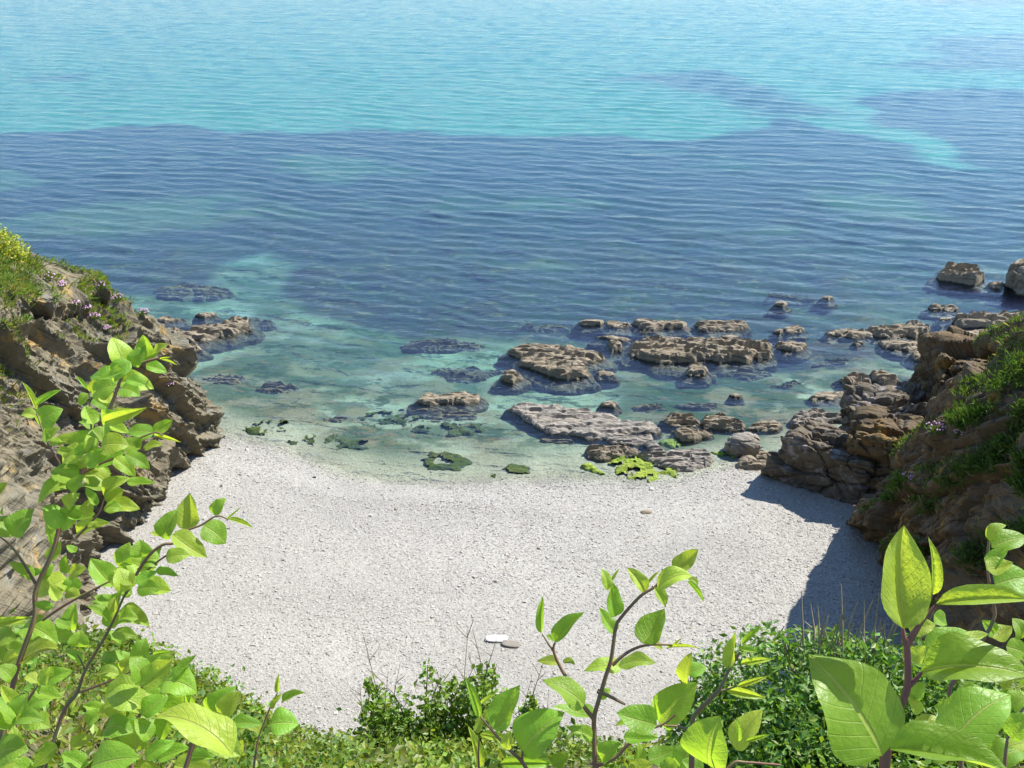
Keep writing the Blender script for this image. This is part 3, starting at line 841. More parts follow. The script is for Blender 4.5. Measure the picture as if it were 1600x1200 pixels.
C4 = crop(740, 440, 3.2); C1 = crop(0, 340, 3.3333); C5 = crop(1180, 380, 3.75)
G_REEF = 'slate rocks standing in the shallow sea'
ROCKS = [
    (C4([(790, 310), (860, 280), (1000, 285), (1170, 290), (1300, 290), (1440, 300), (1500, 320), (1430, 350), (1380, 400), (1250, 405), (1150, 390), (1000, 410), (900, 405), (780, 365)]), .72, 'largest long layered reef rock in the middle of the shallows', 0),
    (C4([(170, 350), (240, 318), (330, 320), (450, 325), (560, 350), (650, 375), (600, 385), (540, 400), (590, 470), (540, 485), (450, 490), (390, 470), (310, 440), (225, 415), (230, 380)]), .62, 'stepped layered rock left of the largest reef rock', 0),
    (C4([(130, 490), (165, 445), (210, 450), (245, 480), (200, 505)]), .55, 'small dark boulder off the left end of the stepped rock', 0),
    (C4([(665, 310), (700, 295), (740, 310), (735, 340), (690, 350)]), .5, 'small pointed rock between the two big layered rocks', 0),
    (C4([(525, 205), (570, 192), (640, 195), (635, 215), (540, 218)]), .3, 'leftmost low rock of the outer row of skerries', 0),
    (C4([(645, 200), (700, 195), (780, 205), (770, 230), (690, 228)]), .3, 'second rock from the left in the outer row of skerries', 0),
    (C4([(795, 205), (860, 188), (960, 198), (1060, 210), (1050, 232), (960, 225), (900, 243), (830, 238)]), .45, 'long rock midway along the outer row behind the largest reef rock', 0),
    (C4([(1095, 210), (1150, 200), (1250, 205), (1350, 197), (1360, 225), (1320, 240), (1210, 245), (1130, 245)]), .42, 'broad rock at the right end of the outer row', 0),
    (C4([(610, 275), (700, 270), (780, 290), (740, 298), (680, 288)]), .22, 'thin low ledge just behind the small pointed rock', 0),
    (C4([(165, 630), (250, 605), (420, 612), (600, 650), (690, 660), (750, 690), (860, 700), (930, 730), (920, 750), (800, 750), (700, 765), (640, 780), (540, 780), (480, 770), (400, 765), (300, 715), (220, 665)]), .42, 'wide sloping grey slab running down into the water near the beach', 1),
    (C4([(935, 690), (980, 662), (1080, 665), (1120, 700), (1100, 725), (990, 725)]), .5, 'humped rock touching the right end of the sloping slab', 0),
    (C4([(1120, 700), (1160, 670), (1240, 668), (1350, 720), (1340, 740), (1250, 740), (1150, 735)]), .5, 'long humped rock right of the rock at the end of the sloping slab', 0),
    (C4([(985, 740), (1040, 725), (1110, 740), (1200, 765), (1110, 795), (1040, 795)]), .42, 'dark humped rock in front of the two humped rocks', 0),
    (C4([(565, 840), (600, 815), (680, 820), (720, 815), (820, 840), (810, 870), (700, 880), (640, 895), (580, 880)]), .5, 'knobbly brown rock behind the bright green weed', 0),
    (C4([(650, 780), (740, 760), (890, 765), (880, 800), (800, 815), (690, 810)]), .3, 'flat pale ledge between sloping slab and knobbly rock', 1),
    (C4([(820, 860), (880, 850), (960, 850), (1060, 830), (1150, 840), (1190, 890), (1180, 920), (1080, 945), (1020, 950), (930, 920), (870, 890)]), .55, 'long striped rock on the shingle right of the bright green weed', 1),
    (C4([(840, 800), (900, 790), (960, 850), (900, 855)]), .3, 'grey flat stone joining the pale ledge and the striped rock', 1),
    (C4([(1400, 860), (1440, 845), (1490, 860), (1490, 885), (1420, 885)]), .35, 'low tan rock between round boulder and dark outcrop', 0),
    (C4([(1325, 920), (1370, 885), (1490, 895), (1500, 930), (1390, 950), (1330, 945)]), .4, 'tan rock at the edge of the shingle below the round boulder', 0),
    (C4([(1370, 740), (1420, 705), (1490, 700), (1530, 715), (1510, 740), (1430, 745)]), .35, 'brown rock in the water behind the round boulder', 0),
    (C4([(1060, 430), (1100, 418), (1160, 440), (1140, 470), (1065, 465)]), .45, 'single squat rock just in front of the largest reef rock', 0),
    (C4([(1400, 370), (1440, 345), (1485, 360), (1475, 385), (1410, 388)]), .5, 'round dark rock at the right end of the largest reef rock', 0),
    (C4([(640, 620), (680, 600), (715, 610), (700, 630), (655, 630)]), .28, 'tiny rock behind the sloping grey slab', 0),
    (C4([(1280, 565), (1310, 560), (1340, 575), (1310, 580)]), .2, 'tiny dark rock alone in the green channel', 0),
    (C4([(1240, 275), (1280, 270), (1320, 278), (1270, 285)]), .2, 'tiny dark rock between outer row and largest reef rock', 0),
    (C4([(610, 455), (640, 440), (700, 455), (710, 468), (630, 468)]), .22, 'small low rock right of the stepped layered rock', 0),
    ([(648, 626), (670, 612), (700, 618), (725, 611), (748, 618), (750, 628), (700, 632), (660, 633)], .35, 'low knobbly rock standing alone left of the sloping slab', 0),
    (C1([(770, 640), (830, 605), (900, 590), (970, 600), (1040, 575), (1150, 560), (1230, 520), (1290, 525), (1310, 580), (1200, 610), (1080, 635), (950, 650), (850, 660)]), .62, 'long pale rock reaching out from the left cliff', 0),
    (C1([(860, 700), (960, 665), (1030, 660), (1060, 685), (970, 705), (890, 715)]), .4, 'pale flat rock nearest the left cliff', 0),
    (C1([(825, 530), (870, 515), (910, 530), (960, 526), (860, 545)]), .3, 'small dark rock behind the long pale rock by the left cliff', 0),
    (C1([(1020, 510), (1070, 497), (1130, 500), (1070, 520)]), .25, 'thin rock farthest out behind the long pale rock', 0),
    (C5([(1050, 190), (1090, 145), (1180, 140), (1280, 148), (1300, 190), (1340, 215), (1270, 245), (1200, 235), (1080, 215)]), 1.0, 'big isolated tan rock far out at the right', 0),
    (C5([(1360, 240), (1410, 225), (1460, 245), (1430, 265), (1380, 260)]), .4, 'small rock right of the big isolated tan rock', 0),
    (C5([(1010, 375), (1050, 360), (1090, 378), (1120, 368), (1180, 375), (1190, 395), (1100, 392), (1030, 390)]), .4, 'row of low knobs in the water above the right headland', 0),
    (C5([(1080, 435), (1140, 432), (1140, 445), (1085, 448)]), .22, 'tiny flat rock left of the long smooth reef', 0),
    (C5([(1155, 460), (1190, 425), (1230, 440), (1250, 410), (1320, 405), (1450, 410), (1700, 400), (1700, 470), (1560, 490), (1400, 500), (1250, 490), (1170, 485)]), .8, 'long smooth brown reef at the right edge beyond the headland', 0),
    (C5([(1120, 520), (1300, 505), (1700, 495), (1700, 560), (1300, 570), (1110, 560)]), .25, 'flat wet ledge in front of the long smooth reef', 0),
    (C5([(405, 520), (480, 508), (620, 512), (690, 530), (680, 548), (560, 550), (430, 545)]), .4, 'thin dark ledge left of the slab stack', 0),
    (C5([(640, 510), (740, 490), (830, 480), (950, 475), (1010, 490), (1000, 540), (940, 560), (880, 535), (790, 550), (720, 545)]), .6, 'tan slab stack left of the right headland', 0),
    (C5([(720, 575), (790, 565), (900, 570), (990, 580), (1010, 610), (900, 635), (820, 620), (740, 600)]), .4, 'broken dark ledge in front of the tan slab stack', 0),
    (C5([(900, 650), (960, 635), (1020, 640), (1020, 690), (930, 685)]), .4, 'dark rock against the square headland block', 0),
    (C5([(100, 515), (130, 505), (155, 515), (140, 530)]), .3, 'tiny rock left of the paired rocks off the largest reef rock', 0),
    (C5([(160, 490), (240, 485), (290, 500), (270, 525), (180, 525)]), .4, 'upper of two small rocks right of the largest reef rock', 0),
    (C5([(120, 590), (150, 572), (220, 575), (295, 600), (270, 630), (180, 630), (130, 610)]), .45, 'lower of two small rocks right of the largest reef rock', 0),
    (C5([(500, 795), (560, 765), (640, 775), (680, 810), (660, 840), (530, 840)]), .6, 'left of two dark weedy rocks before the headland', 0),
    (C5([(660, 755), (730, 740), (820, 775), (825, 820), (740, 835), (690, 800)]), .65, 'right of two dark weedy rocks before the headland', 0),
    (C5([(890, 800), (930, 782), (990, 800), (990, 840), (920, 825)]), .45, 'small dark rock touching the foot of the headland', 0),
    (C5([(320, 905), (400, 870), (500, 860), (600, 850), (670, 870), (650, 900), (520, 900), (430, 920), (340, 920)]), .32, 'low ribbed ledge in front of the two dark weedy rocks', 0),
    (C5([(700, 870), (800, 842), (870, 860), (900, 885), (780, 890)]), .35, 'low rock between weedy rocks and the grey outcrop', 0),
    (C5([(190, 1050), (270, 985), (420, 990), (620, 1000), (630, 1025), (430, 1040), (300, 1080), (220, 1080)]), .6, 'long pale slab leaning beside the grey outcrop', 1),
    (C5([(570, 585), (600, 572), (620, 585), (590, 598)]), .25, 'tiny rock in front of the thin dark ledge', 0),
    (C5([(100, 360), (140, 343), (180, 355), (160, 370)]), .3, 'tiny rock with white water, farther from the headland', 0),
    (C5([(380, 320), (420, 305), (460, 320), (430, 330)]), .3, 'tiny outermost rock with white water', 0),
]
for i, (px, h, lab, fl) in enumerate(ROCKS):
    V, Fc = hrock(px, h * 0.60, 1000 + 31 * i, M_REEF, flat=0.35 if fl else 0.0, shelf=np.mean([b for a, b in px]) < 655)
    link('reef_rock', mkmesh('reef_rock', V, Fc, M_REEF_GREY if fl else M_REEF), None, lab, 'rock', G_REEF)

for (px, py, z, size, rz, lab, mat, bx, sd) in [
        (1161, 697, 0.25, (0.75, 0.6, 0.62), 0.2, 'round pale boulder on the shingle edge left of the dark outcrop', M_REEF_GREY, 2.4, 611),
        (1604, 440, 0.4, (1.0, 0.9, 1.25), 0.3, 'tall dark rock at the right edge far out', M_REEF, 3.0, 612),
        (1010, 802, 0.2, (0.24, 0.14, 0.12), 0.1, 'small yellowish stone alone on the shingle', M_REEF, 2.6, 613),
        (798, 1006, 0.70, (0.30, 0.16, 0.05), -0.2, 'thin pale stone lying beside the white slab', M_REEF_GREY, 3.0, 615),
        (1168, 722, 0.12, (0.42, 0.32, 0.30), 0.4, 'tan stone under the round boulder', M_REEF, 2.6, 616)]:
    c = onz(px, py, z)
    V, Fc = block(c, size, rz, sd, None, bx, 24, 0.16, 0.08)
    link('boulder', mkmesh('boulder', V, Fc, mat), None, lab, 'rock')

c = onz(776, 998, 0.68)
V, Fc = block(c, (0.36, 0.16, 0.035), -0.05, 640, None, 4, 30, 0.9, 0.4)
link('stone_slab', mkmesh('stone_slab', V, Fc, plain_mat('white_stone', (0.40, 0.40, 0.39), (0.56, 0.56, 0.55), 6, 0.7, 0.01)), None, 'flat white slab lying on the shingle', 'stone')

# rocks wholly under water
SUNK = [((1092, 597), 30, 9, 'oval pale sunken rock below the squat rock'), ((915, 610), 30, 7, 'sunken rock behind the sloping grey slab'), ((1168, 590), 46, 8, 'long sunken rock right of the squat rock'),
        ((1018, 642), 32, 7, 'sunken ledge behind the two humped rocks'), ((1094, 641), 34, 7, 'sunken pale ledge behind the long humped rock'), ((1230, 607), 24, 7, 'sunken rock left of the two dark weedy rocks'),
        ((690, 545), 62, 12, 'broad brown sunken reef left of the stepped rock'), ((725, 588), 60, 13, 'brown sunken reef above the low knobbly rock'), ((690, 650), 60, 16, 'brown sunken shelf around the low knobbly rock'),
        ((800, 608), 34, 9, 'sunken rock between small dark boulder and sloping slab'), ((520, 660), 26, 8, 'tan sunken rock in the green shallows on the left'), ((300, 460), 70, 12, 'broad sunken reef beyond the long pale rock'),
        ((430, 610), 36, 9, 'sunken rock off the tip of the left cliff'), ((350, 600), 40, 8, 'sunken rock hard by the left cliff'), ((880, 690), 34, 14, 'dark sunken end of the sloping slab near the shingle'),
        ((405, 512), 30, 10, 'sunken end of the long pale rock'), ((1300, 575), 40, 7, 'sunken ledge below the thin dark ledge'), ((1250, 470), 60, 7, 'sunken reef with white water far right'), ((850, 515), 44, 7, 'sunken rock left of the outer row of skerries')]
for i, ((px, py), rx, ry, lab) in enumerate(SUNK):
    pr = np.random.default_rng(900 + i)
    pl = [(px + rx * math.cos(a) * pr.uniform(0.7, 1.15), py + ry * math.sin(a) * pr.uniform(0.7, 1.15)) for a in np.linspace(0, 6.283, 12)[:-1]]
    c = onz(px, py, -0.2)
    o = float(bed_z(np.array([c[0]]), np.array([c[1]]))[0])
    bz = max(o, -0.60) - 0.14
    V, Fc = hrock(pl, min(0.30, max(0.10, -bz * 0.6)), 700 + 17 * i, M_SUNK, base_z=bz, shrink=False, warp=2.0)
    link('sunken_rock', mkmesh('sunken_rock', V, Fc, M_SUNK), None, lab, 'rock', 'sunken rocks in the shallows')

# green weed at the water's edge
WEED = [(C4([(545, 925), (590, 910), (640, 935), (650, 970), (590, 960)]), .12, 'small round clump of bright green weed left of the larger patch', M_ALGAE),
        (C4([(690, 905), (740, 875), (820, 880), (870, 905), (930, 930), (1040, 955), (1030, 990), (960, 985), (900, 990), (830, 1000), (760, 970), (740, 930)]), .16, 'largest patch of bright green weed on the shingle', M_ALGAE),
        (C4([(940, 800), (1000, 790), (1050, 810), (1010, 835), (960, 840)]), .12, 'bright green weed behind the striped rock', M_ALGAE),
        (C4([(1190, 860), (1250, 855), (1330, 880), (1300, 895), (1220, 885)]), .10, 'green weed strip beside the round boulder', M_ALGAE),
        ([(650, 722), (680, 708), (725, 712), (740, 722), (715, 735), (660, 738)], .07, 'green weed patch in the water at the middle of the shoreline', M_WEED),
        ([(765, 742), (800, 722), (828, 735), (820, 745), (780, 748)], .07, 'green weed patch right of the middle of the shoreline', M_WEED),
        ([(445, 690), (480, 678), (530, 680), (500, 692), (460, 696)], .10, 'dark weed in the shallows left of the bay', M_WEED),
        ([(370, 672), (420, 655), (460, 660), (430, 682), (390, 684)], .12, 'dark weed beside the tip of the left cliff', M_WEED),
        ([(520, 690), (560, 684), (600, 690), (570, 706), (530, 704)], .10, 'dark weed clump nearest the shingle on the left', M_WEED),
        ([(640, 672), (700, 662), (760, 668), (740, 682), (660, 684)], .14, 'dark weed under the low knobbly rock', M_WEED),
        ([(560, 655), (600, 640), (660, 648), (640, 664), (580, 668)], .14, 'dark weed in the middle of the green shallows', M_WEED)]
for i, (px, h, lab, mat) in enumerate(WEED):
    w0 = np.array([onz(a, b, 0)[:2] for a, b in px]).mean(0)
    zb = float(bed_z(w0[:1], w0[1:])[0])
    V, Fc = hrock(px, h, 3000 + 13 * i, mat, base_z=zb + 0.01, shrink=False, edge=0.35, cell=(0.5, 0.2), warp=2.4, holes=-0.30 if mat is M_ALGAE else 0.02)
    link('seaweed', mkmesh('seaweed', V, Fc, mat, True), None, lab, 'seaweed')


# ------------------------------------------------------------------ hillside under the viewpoint
def hill_z(x, y):
    zb = np.interp(y, [-12, -2, 0, 1.5, 4, 7, 10, 12, 14, 16, 19], [24.5, 23.0, 22.1, 20.6, 18.6, 15.9, 12.95, 10.75, 7.2, 3.2, 0.0])
    left = sstep(-2.2, -6.0, x) * 2.0 + sstep(-6, -15, x) * 2.6
    right = sstep(3.2, 7.5, x) * 1.9 + sstep(6, 14, x) * 2.6
    w = sstep(1.0, 7.0, y)
    return zb + (left + right) * w * sstep(19, 12, y)


def build_hill():
    nx, ny = 180, 150
    X, Y = np.meshgrid(np.linspace(-24, 24, nx), np.linspace(-12, 19, ny), indexing='ij')
    x = X.ravel(); y = Y.ravel()
    z = hill_z(x, y) + 0.22 * fbm(xy0(x, y, 0.6), 4, 81)
    me = mkmesh('hillside', np.stack([x, y, z], 1), gridf(nx, ny), M_SOIL, True)
    return link('hillside', me, None, 'overgrown steep slope below the viewpoint', 'hillside', None, 'structure')


build_hill()


def leaves_mesh(P, size, up, cols, r, asp=0.55, fold=0.25):
    """one folded diamond per point: two quads-as-triangles pairs, 6 verts"""
    n = len(P)
    d = r.normal(size=(n, 3)); d[:, 2] *= 0.6
    d /= np.linalg.norm(d, axis=1, keepdims=True)
    nn = r.normal(size=(n, 3)) * 0.75 + np.asarray(up)
    nn -= d * (nn * d).sum(1, keepdims=True)
    nn /= np.linalg.norm(nn, axis=1, keepdims=True) + 1e-9
    b = np.cross(nn, d)
    s = np.asarray(size).reshape(-1, 1)
    w = s * asp * 0.5
    base = P - d * s * 0.5; tip = P + d * s * 0.5 - nn * s * 0.12
    m = P - nn * w * fold
    V = np.stack([base, P + b * w - d * s * 0.08, tip, P - b * w - d * s * 0.08, m], 1).reshape(-1, 3)
    o = np.arange(n)[:, None] * 5
    Fc = np.concatenate([o + np.array([[0, 4, 1]]), o + np.array([[1, 4, 2]]), o + np.array([[2, 4, 3]]), o + np.array([[3, 4, 0]])])
    return V, Fc, np.repeat(cols, 5, 0)


def shade(base, n, r, v=0.28, hue=0.12):
    k = 1 + r.uniform(-v, v, (n, 1))
    c = np.asarray(base)[None] * k
    c = c * (1 + r.uniform(-hue, hue, (n, 3)))
    return c


def blades(P, N, ln, wd, cols, r, lean=0.5):
    n = len(P)
    d = np.array([0, 0, 1.0]) * 0.8 + N * 0.5 + r.normal(size=(n, 3)) * lean
    d /= np.linalg.norm(d, axis=1, keepdims=True)
    side = np.cross(d, r.normal(size=(n, 3))); side /= np.linalg.norm(side, axis=1, keepdims=True)
    L_ = np.asarray(ln).reshape(-1, 1)
    droop = np.array([0, 0, -1.0]) * 0.25
    V = np.stack([P - side * wd, P + side * wd, P + d * L_ * 0.6 + side * wd * 0.8, P + (d + droop) * L_, ], 1).reshape(-1, 3)
    o = np.arange(n)[:, None] * 4
    Fc = np.concatenate([o + np.array([[0, 1, 2]]), o + np.array([[0, 2, 3]])])
    return V, Fc, np.repeat(cols, 4, 0)


def pick(G, weight, n, r):
    """n random surface points of grid G by per-vertex weight"""
    N = grid_normals(G).reshape(-1, 3)
    P = G.reshape(-1, 3)
    ar = np.linalg.norm(np.cross(np.gradient(G, axis=0), np.gradient(G, axis=1)), axis=2).ravel()
    w = weight * ar
    idx = r.choice(len(P), n, p=w / w.sum())
    du = np.gradient(G, axis=0).reshape(-1, 3)[idx]; dv = np.gradient(G, axis=1).reshape(-1, 3)[idx]
    return P[idx] + du * r.uniform(-.5, .5, (n, 1)) + dv * r.uniform(-.5, .5, (n, 1)), N[idx]


r = np.random.default_rng(11)
# grass on the left cliff
P = GL.reshape(-1, 3); N = grid_normals(GL).reshape(-1, 3)
if N[:, 2].mean() < 0: N = -N
nz = fbm(P * 0.55, 4, 91)
wgt = sstep(0.52, 0.72, TL + 0.30 * nz) * sstep(-0.25, 0.12, fbm(P * 0.9, 3, 97)) * sstep(0.12, 0.42, N[:, 2]) * (P[:, 0] > -24) * (P[:, 1] > 21)
wgt = wgt + 0.10 * sstep(0.25, 0.5, nz) * sstep(0.45, 0.7, N[:, 2]) * (P[:, 2] > 2.5) * (P[:, 0] > -22)
pp, nn = pick(GL, wgt + 1e-9, 62000, r)
cc = shade((0.135, 0.205, 0.034), len(pp), r); dry = r.random(len(pp)) < 0.2
cc[dry] = shade((0.27, 0.24, 0.09), dry.sum(), r)
V, Fc, cv = blades(pp, np.abs(nn), r.uniform(0.12, 0.42, len(pp)), 0.014, cc, r)
link('cliff_grass', mkmesh('cliff_grass', V, Fc, M_GRASS, False, cv), None, 'green grass tufts growing over the top of the left cliff', 'grass', None, 'stuff')

# grass on the right cliff: strips along the ledges
P = GR.reshape(-1, 3); N = grid_normals(GR).reshape(-1, 3)
nz = fbm(P * 0.6, 4, 95)
bandc = (P @ NB)
band = sstep(0.35, 0.75, np.sin(bandc * 1.9 + 1.2 * fbm(P * 0.25, 2, 5)))
wgt = band * sstep(-0.15, 0.25, nz) * sstep(0.05, 0.4, np.abs(N[:, 2])) * (P[:, 2] > 1.8) * (P[:, 0] < 18) * (P[:, 1] > 23) * (P[:, 1] < 37) * 3.0
wgt = wgt + 0.8 * sstep(0.55, 0.72, TR + 0.25 * nz) * (P[:, 0] < 22) * (P[:, 1] > 23)
pp, nn = pick(GR, wgt + 1e-9, 30000, r)
cc = shade((0.085, 0.150, 0.026), len(pp), r); dry = r.random(len(pp)) < 0.15
cc[dry] = shade((0.26, 0.24, 0.10), dry.sum(), r)
V, Fc, cv = blades(pp, np.abs(nn), r.uniform(0.12, 0.36, len(pp)), 0.014, cc, r)
link('cliff_grass', mkmesh('cliff_grass', V, Fc, M_GRASS, False, cv), None, 'grass strips along the ledges of the right cliff', 'grass', None, 'stuff')


def nearest(G, p):
    P = G.reshape(-1, 3)
    return P[np.argmin(((P - p) ** 2).sum(1))]


def sight(G, px, py, extra=None):
    """surface point of a cliff on a sight line"""
    P = G.reshape(-1, 3)
    v = ray(px, py); v = v / np.linalg.norm(v)
    q = P - _c
    t = q @ v
    d = np.linalg.norm(q - t[:, None] * v, axis=1)
    ok = d < 0.22
    if not ok.any(): return P[np.argmin(d)]
    i = np.where(ok)[0]
    return P[i[np.argmin(t[i])]]


# grass strips seen along the ribs of the right cliff
PP = []
for pl, cnt, wd_ in [([(1440, 788), (1500, 738), (1560, 690), (1612, 640)], 1700, 0.34), ([(1385, 850), (1425, 868)], 900, 0.25), ([(1490, 875), (1560, 845), (1605, 825)], 900, 0.36), ([(1545, 600), (1605, 560)], 800, 0.35), ([(1480, 652), (1530, 640)], 1200, 0.25), ([(1590, 760), (1600, 720)], 900, .3), ([(1400, 745), (1380, 775)], 500, .18)]:
    pl = np.array(pl, float)
    ctr = []
    for t in np.linspace(0, len(pl) - 1, 26):
        j = min(int(t), len(pl) - 2); p = pl[j] * (1 - t + j) + pl[j + 1] * (t - j)
        ctr.append(sight(GR, p[0] + r.uniform(-9, 9), p[1] + r.uniform(-9, 9)))
    ctr = np.array(ctr)
    PP.append(ctr[r.integers(0, 26, cnt)] + r.normal(0, wd_ * 0.6, (cnt, 3)) * np.array([0.6, 1, 0.45]))
PP = np.concatenate(PP)
cc = shade((0.070, 0.130, 0.024), len(PP), r, 0.4)
V, Fc, cv = blades(PP, np.tile([-0.5, -0.3, 0.6], (len(PP), 1)), r.uniform(0.15, 0.42, len(PP)), 0.015, cc, r)
link('cliff_grass', mkmesh('cliff_grass', V, Fc, M_GRASS, False, cv), None, 'long green grass hanging in slanting strips down the dark right cliff', 'grass', None, 'stuff')

# thrift cushions
def thrift(at, rad, label):
    rr = np.random.default_rng(int(abs(at[0] * 1000)) + 5)
    e = bpy.data.objects.new('thrift_clump', None); COL.objects.link(e); e.location = at
    tag(e, label, 'flowers', 'pink thrift clumps on the cliffs')
    n = 160
    d = rr.normal(size=(n, 3)); d[:, 2] = np.abs(d[:, 2]); d /= np.linalg.norm(d, axis=1, keepdims=True)
    P0 = d * np.array([rad, rad, rad * 0.45]) * rr.uniform(0.5, 1, (n, 1))
    V, Fc, cv = blades(P0 * 0.6, d, np.full(n, rad * 0.6), 0.008, shade((0.10, 0.16, 0.04), n, rr), rr)
    link('leaf_cushion', mkmesh('leaf_cushion', V, Fc, M_GRASS, False, cv), e, None, None, None, 'stuff')
    parts = []
    for k in range(26):
        a = rr.normal(size=3); a[2] = abs(a[2]) + 0.4; a /= np.linalg.norm(a)
        c = a * np.array([rad, rad, rad * 0.6]) + np.array([0, 0, rad * 0.35])
        o = np.array([[1, 0, 0], [-1, 0, 0], [0, 1, 0], [0, -1, 0], [0, 0, 1], [0, 0, -1]]) * rr.uniform(0.022, 0.04) + c
        parts.append((o, np.array([[0, 2, 4], [2, 1, 4], [1, 3, 4], [3, 0, 4], [2, 0, 5], [1, 2, 5], [3, 1, 5], [0, 3, 5]])))
    V, Fc = join(parts)
    link('flower_heads', mkmesh('flower_heads', V, Fc, M_PINK, True), e, None, None, None, 'stuff')


for px, py, rad, lab in [(80, 430, .28, 'pink thrift clump highest on the left cliff crest'), (100, 440, .22, 'pink thrift clump just right of the crest top of the left cliff'), (165, 455, .3, 'pink thrift clump midway along the left cliff crest'),
                         (188, 462, .26, 'pink thrift clump right of the middle of the left cliff crest'), (222, 484, .24, 'pink thrift clump at the seaward end of the left crest'), (122, 486, .2, 'pink thrift clump on the grassy ledge of the left cliff'),
                         (138, 492, .2, 'small pink thrift clump second on the grassy ledge'), (157, 498, .24, 'pink thrift clump third on the grassy ledge'), (267, 612, .28, 'pink thrift tuft low on the nose of the left cliff'), (176, 518, .18, 'pink thrift tuft below the grassy ledge')]:
    thrift(sight(GL, px, py), rad, lab)
for px, py, rad, lab in [(1452, 682, .32, 'pale pink thrift on the lit rib of the right cliff'), (1410, 745, .24, 'pink thrift low on the rib of the right cliff'), (1488, 675, .2, 'pink thrift in the shade of the right cliff')]:
    thrift(sight(GR, px, py), rad, lab)


# ------------------------------------------------------------------ shingle
def pebbles():
    rr = np.random.default_rng(21)
    n = 165000
    x = rr.uniform(-16, 14.5, n); y = rr.uniform(19, 41, n)
    off = y - shore_y(x)
    keep = (off < 1.2 * rr.random(n) ** 2)
    den = 0.60 + 0.95 * fbm(xy0(x * 0.55, y, 0.33), 4, 12)
    keep &= rr.random(n) < den + 0.1
    x = x[keep]; y = y[keep]; n = len(x)
    off = y - shore_y(x)
    z = bed_z(x, y) + 0.03 * vn(xy0(x, y, 0.8), 8) * (off < 2) + 0.07 * np.exp(-((off + 2.2 + 0.6 * np.sin(x * 0.4)) / 0.7) ** 2)
    s = np.exp(rr.normal(-3.95, 0.42, n)); s = np.clip(s, 0.010, 0.10)
    S = np.stack([s * rr.uniform(0.9, 1.5, n), s * rr.uniform(0.6, 1.1, n), s * rr.uniform(0.18, 0.42, n)], 1)
    box = np.array([[-1, -1, -1], [1, -1, -1], [1, 1, -1], [-1, 1, -1], [-.7, -.7, 1], [.7, -.7, 1], [.7, .7, 1], [-.7, .7, 1.0]])
    V = box[None] * S[:, None, :] * (1 + rr.uniform(-.28, .28, (n, 8, 3)))
    tx = rr.normal(0, 0.17, n); a = rr.uniform(0, 6.283, n)
    V[:, :, 2] += V[:, :, 0] * tx[:, None] + V[:, :, 1] * rr.normal(0, 0.17, n)[:, None]
    c, s_ = np.cos(a)[:, None], np.sin(a)[:, None]
    X = V[:, :, 0] * c - V[:, :, 1] * s_; Y = V[:, :, 0] * s_ + V[:, :, 1] * c
    V = np.stack([X + x[:, None], Y + y[:, None], V[:, :, 2] + (z + S[:, 2] * 0.25)[:, None]], 2).reshape(-1, 3)
    fb = np.array([[0, 1, 5, 4], [1, 2, 6, 5], [2, 3, 7, 6], [3, 0, 4, 7], [4, 5, 6, 7]])
    Fc = (np.arange(n)[:, None, None] * 8 + fb[None]).reshape(-1, 4)
    g = np.clip(rr.normal(0.330, 0.040, n), 0.18, 0.5)
    w = rr.random(n)
    col = np.stack([g, g * 0.955, g * (0.835 + 0.07 * w)], 1)
    br = rr.random(n) < 0.03; col[br] *= np.array([0.85, 0.76, 0.64])
    wet = off > -0.55 + 0.5 * fbm(xy0(x, y, 0.5), 3, 61)
    col[wet] *= 0.74
    me = mkmesh('shingle_stones', V, Fc, M_PEBBLE, False, np.repeat(col, 8, 0))
    link('shingle_stones', me, None, 'loose grey slate shingle covering the beach', 'shingle', None, 'stuff')


pebbles()


# ------------------------------------------------------------------ hillside scrub
def hz(x, y):
    return hill_z(x, y) + 0.22 * fbm(xy0(x, y, 0.6), 4, 81)


def scrub(n, xr, yr, hmax, size, col, seed, name, label, dens=None, cat='ground cover'):
    rr = np.random.default_rng(seed)
    nc = n // 110
    cx = rr.uniform(*xr, nc); cy = rr.uniform(*yr, nc); cr = rr.uniform(0.22, 0.6, nc) * (1 + 0.5 * fbm(xy0(cx, cy, 0.7), 2, seed))
    cid = rr.choice(nc, n, p=cr ** 2 / (cr ** 2).sum())
    d = rr.normal(size=(n, 3)); d[:, 2] = np.abs(d[:, 2]); d /= np.linalg.norm(d, axis=1, keepdims=True)
    rd = rr.random(n) ** 0.3 * (1 + 0.35 * rr.normal(size=n) * (rr.random(n) < 0.12))
    x = cx[cid] + d[:, 0] * cr[cid] * rd; y = cy[cid] + d[:, 1] * cr[cid] * rd
    z = hz(x, y) + d[:, 2] * cr[cid] * rd * hmax * 1.9
    size = size * rr.uniform(0.65, 1.35, nc)[cid]
    cc = shade(col, n, rr) * (rr.uniform(0.65, 1.3, nc)[cid])[:, None] * (1 + rr.uniform(-0.2, 0.2, (nc, 3)))[cid]
    k = rr.random(n) < 0.3; cc[k] = shade(np.array(col) * np.array([1.45, 1.2, 1.0]), k.sum(), rr)
    V, Fc, cv = leaves_mesh(np.stack([x, y, z], 1), rr.uniform(0.7, 1.3, n) * size, (0, 0, 0.9), cc, rr)
    link(name, mkmesh(name, V, Fc, M_FOL, False, cv), None, label, cat, None, 'stuff')


scrub(52000, (-9, 9), (5.5, 13), 0.55, 0.085, (0.135, 0.215, 0.028), 31, 'scrub', 'tangled leafy ivy and bramble scrub on the slope below the viewpoint')
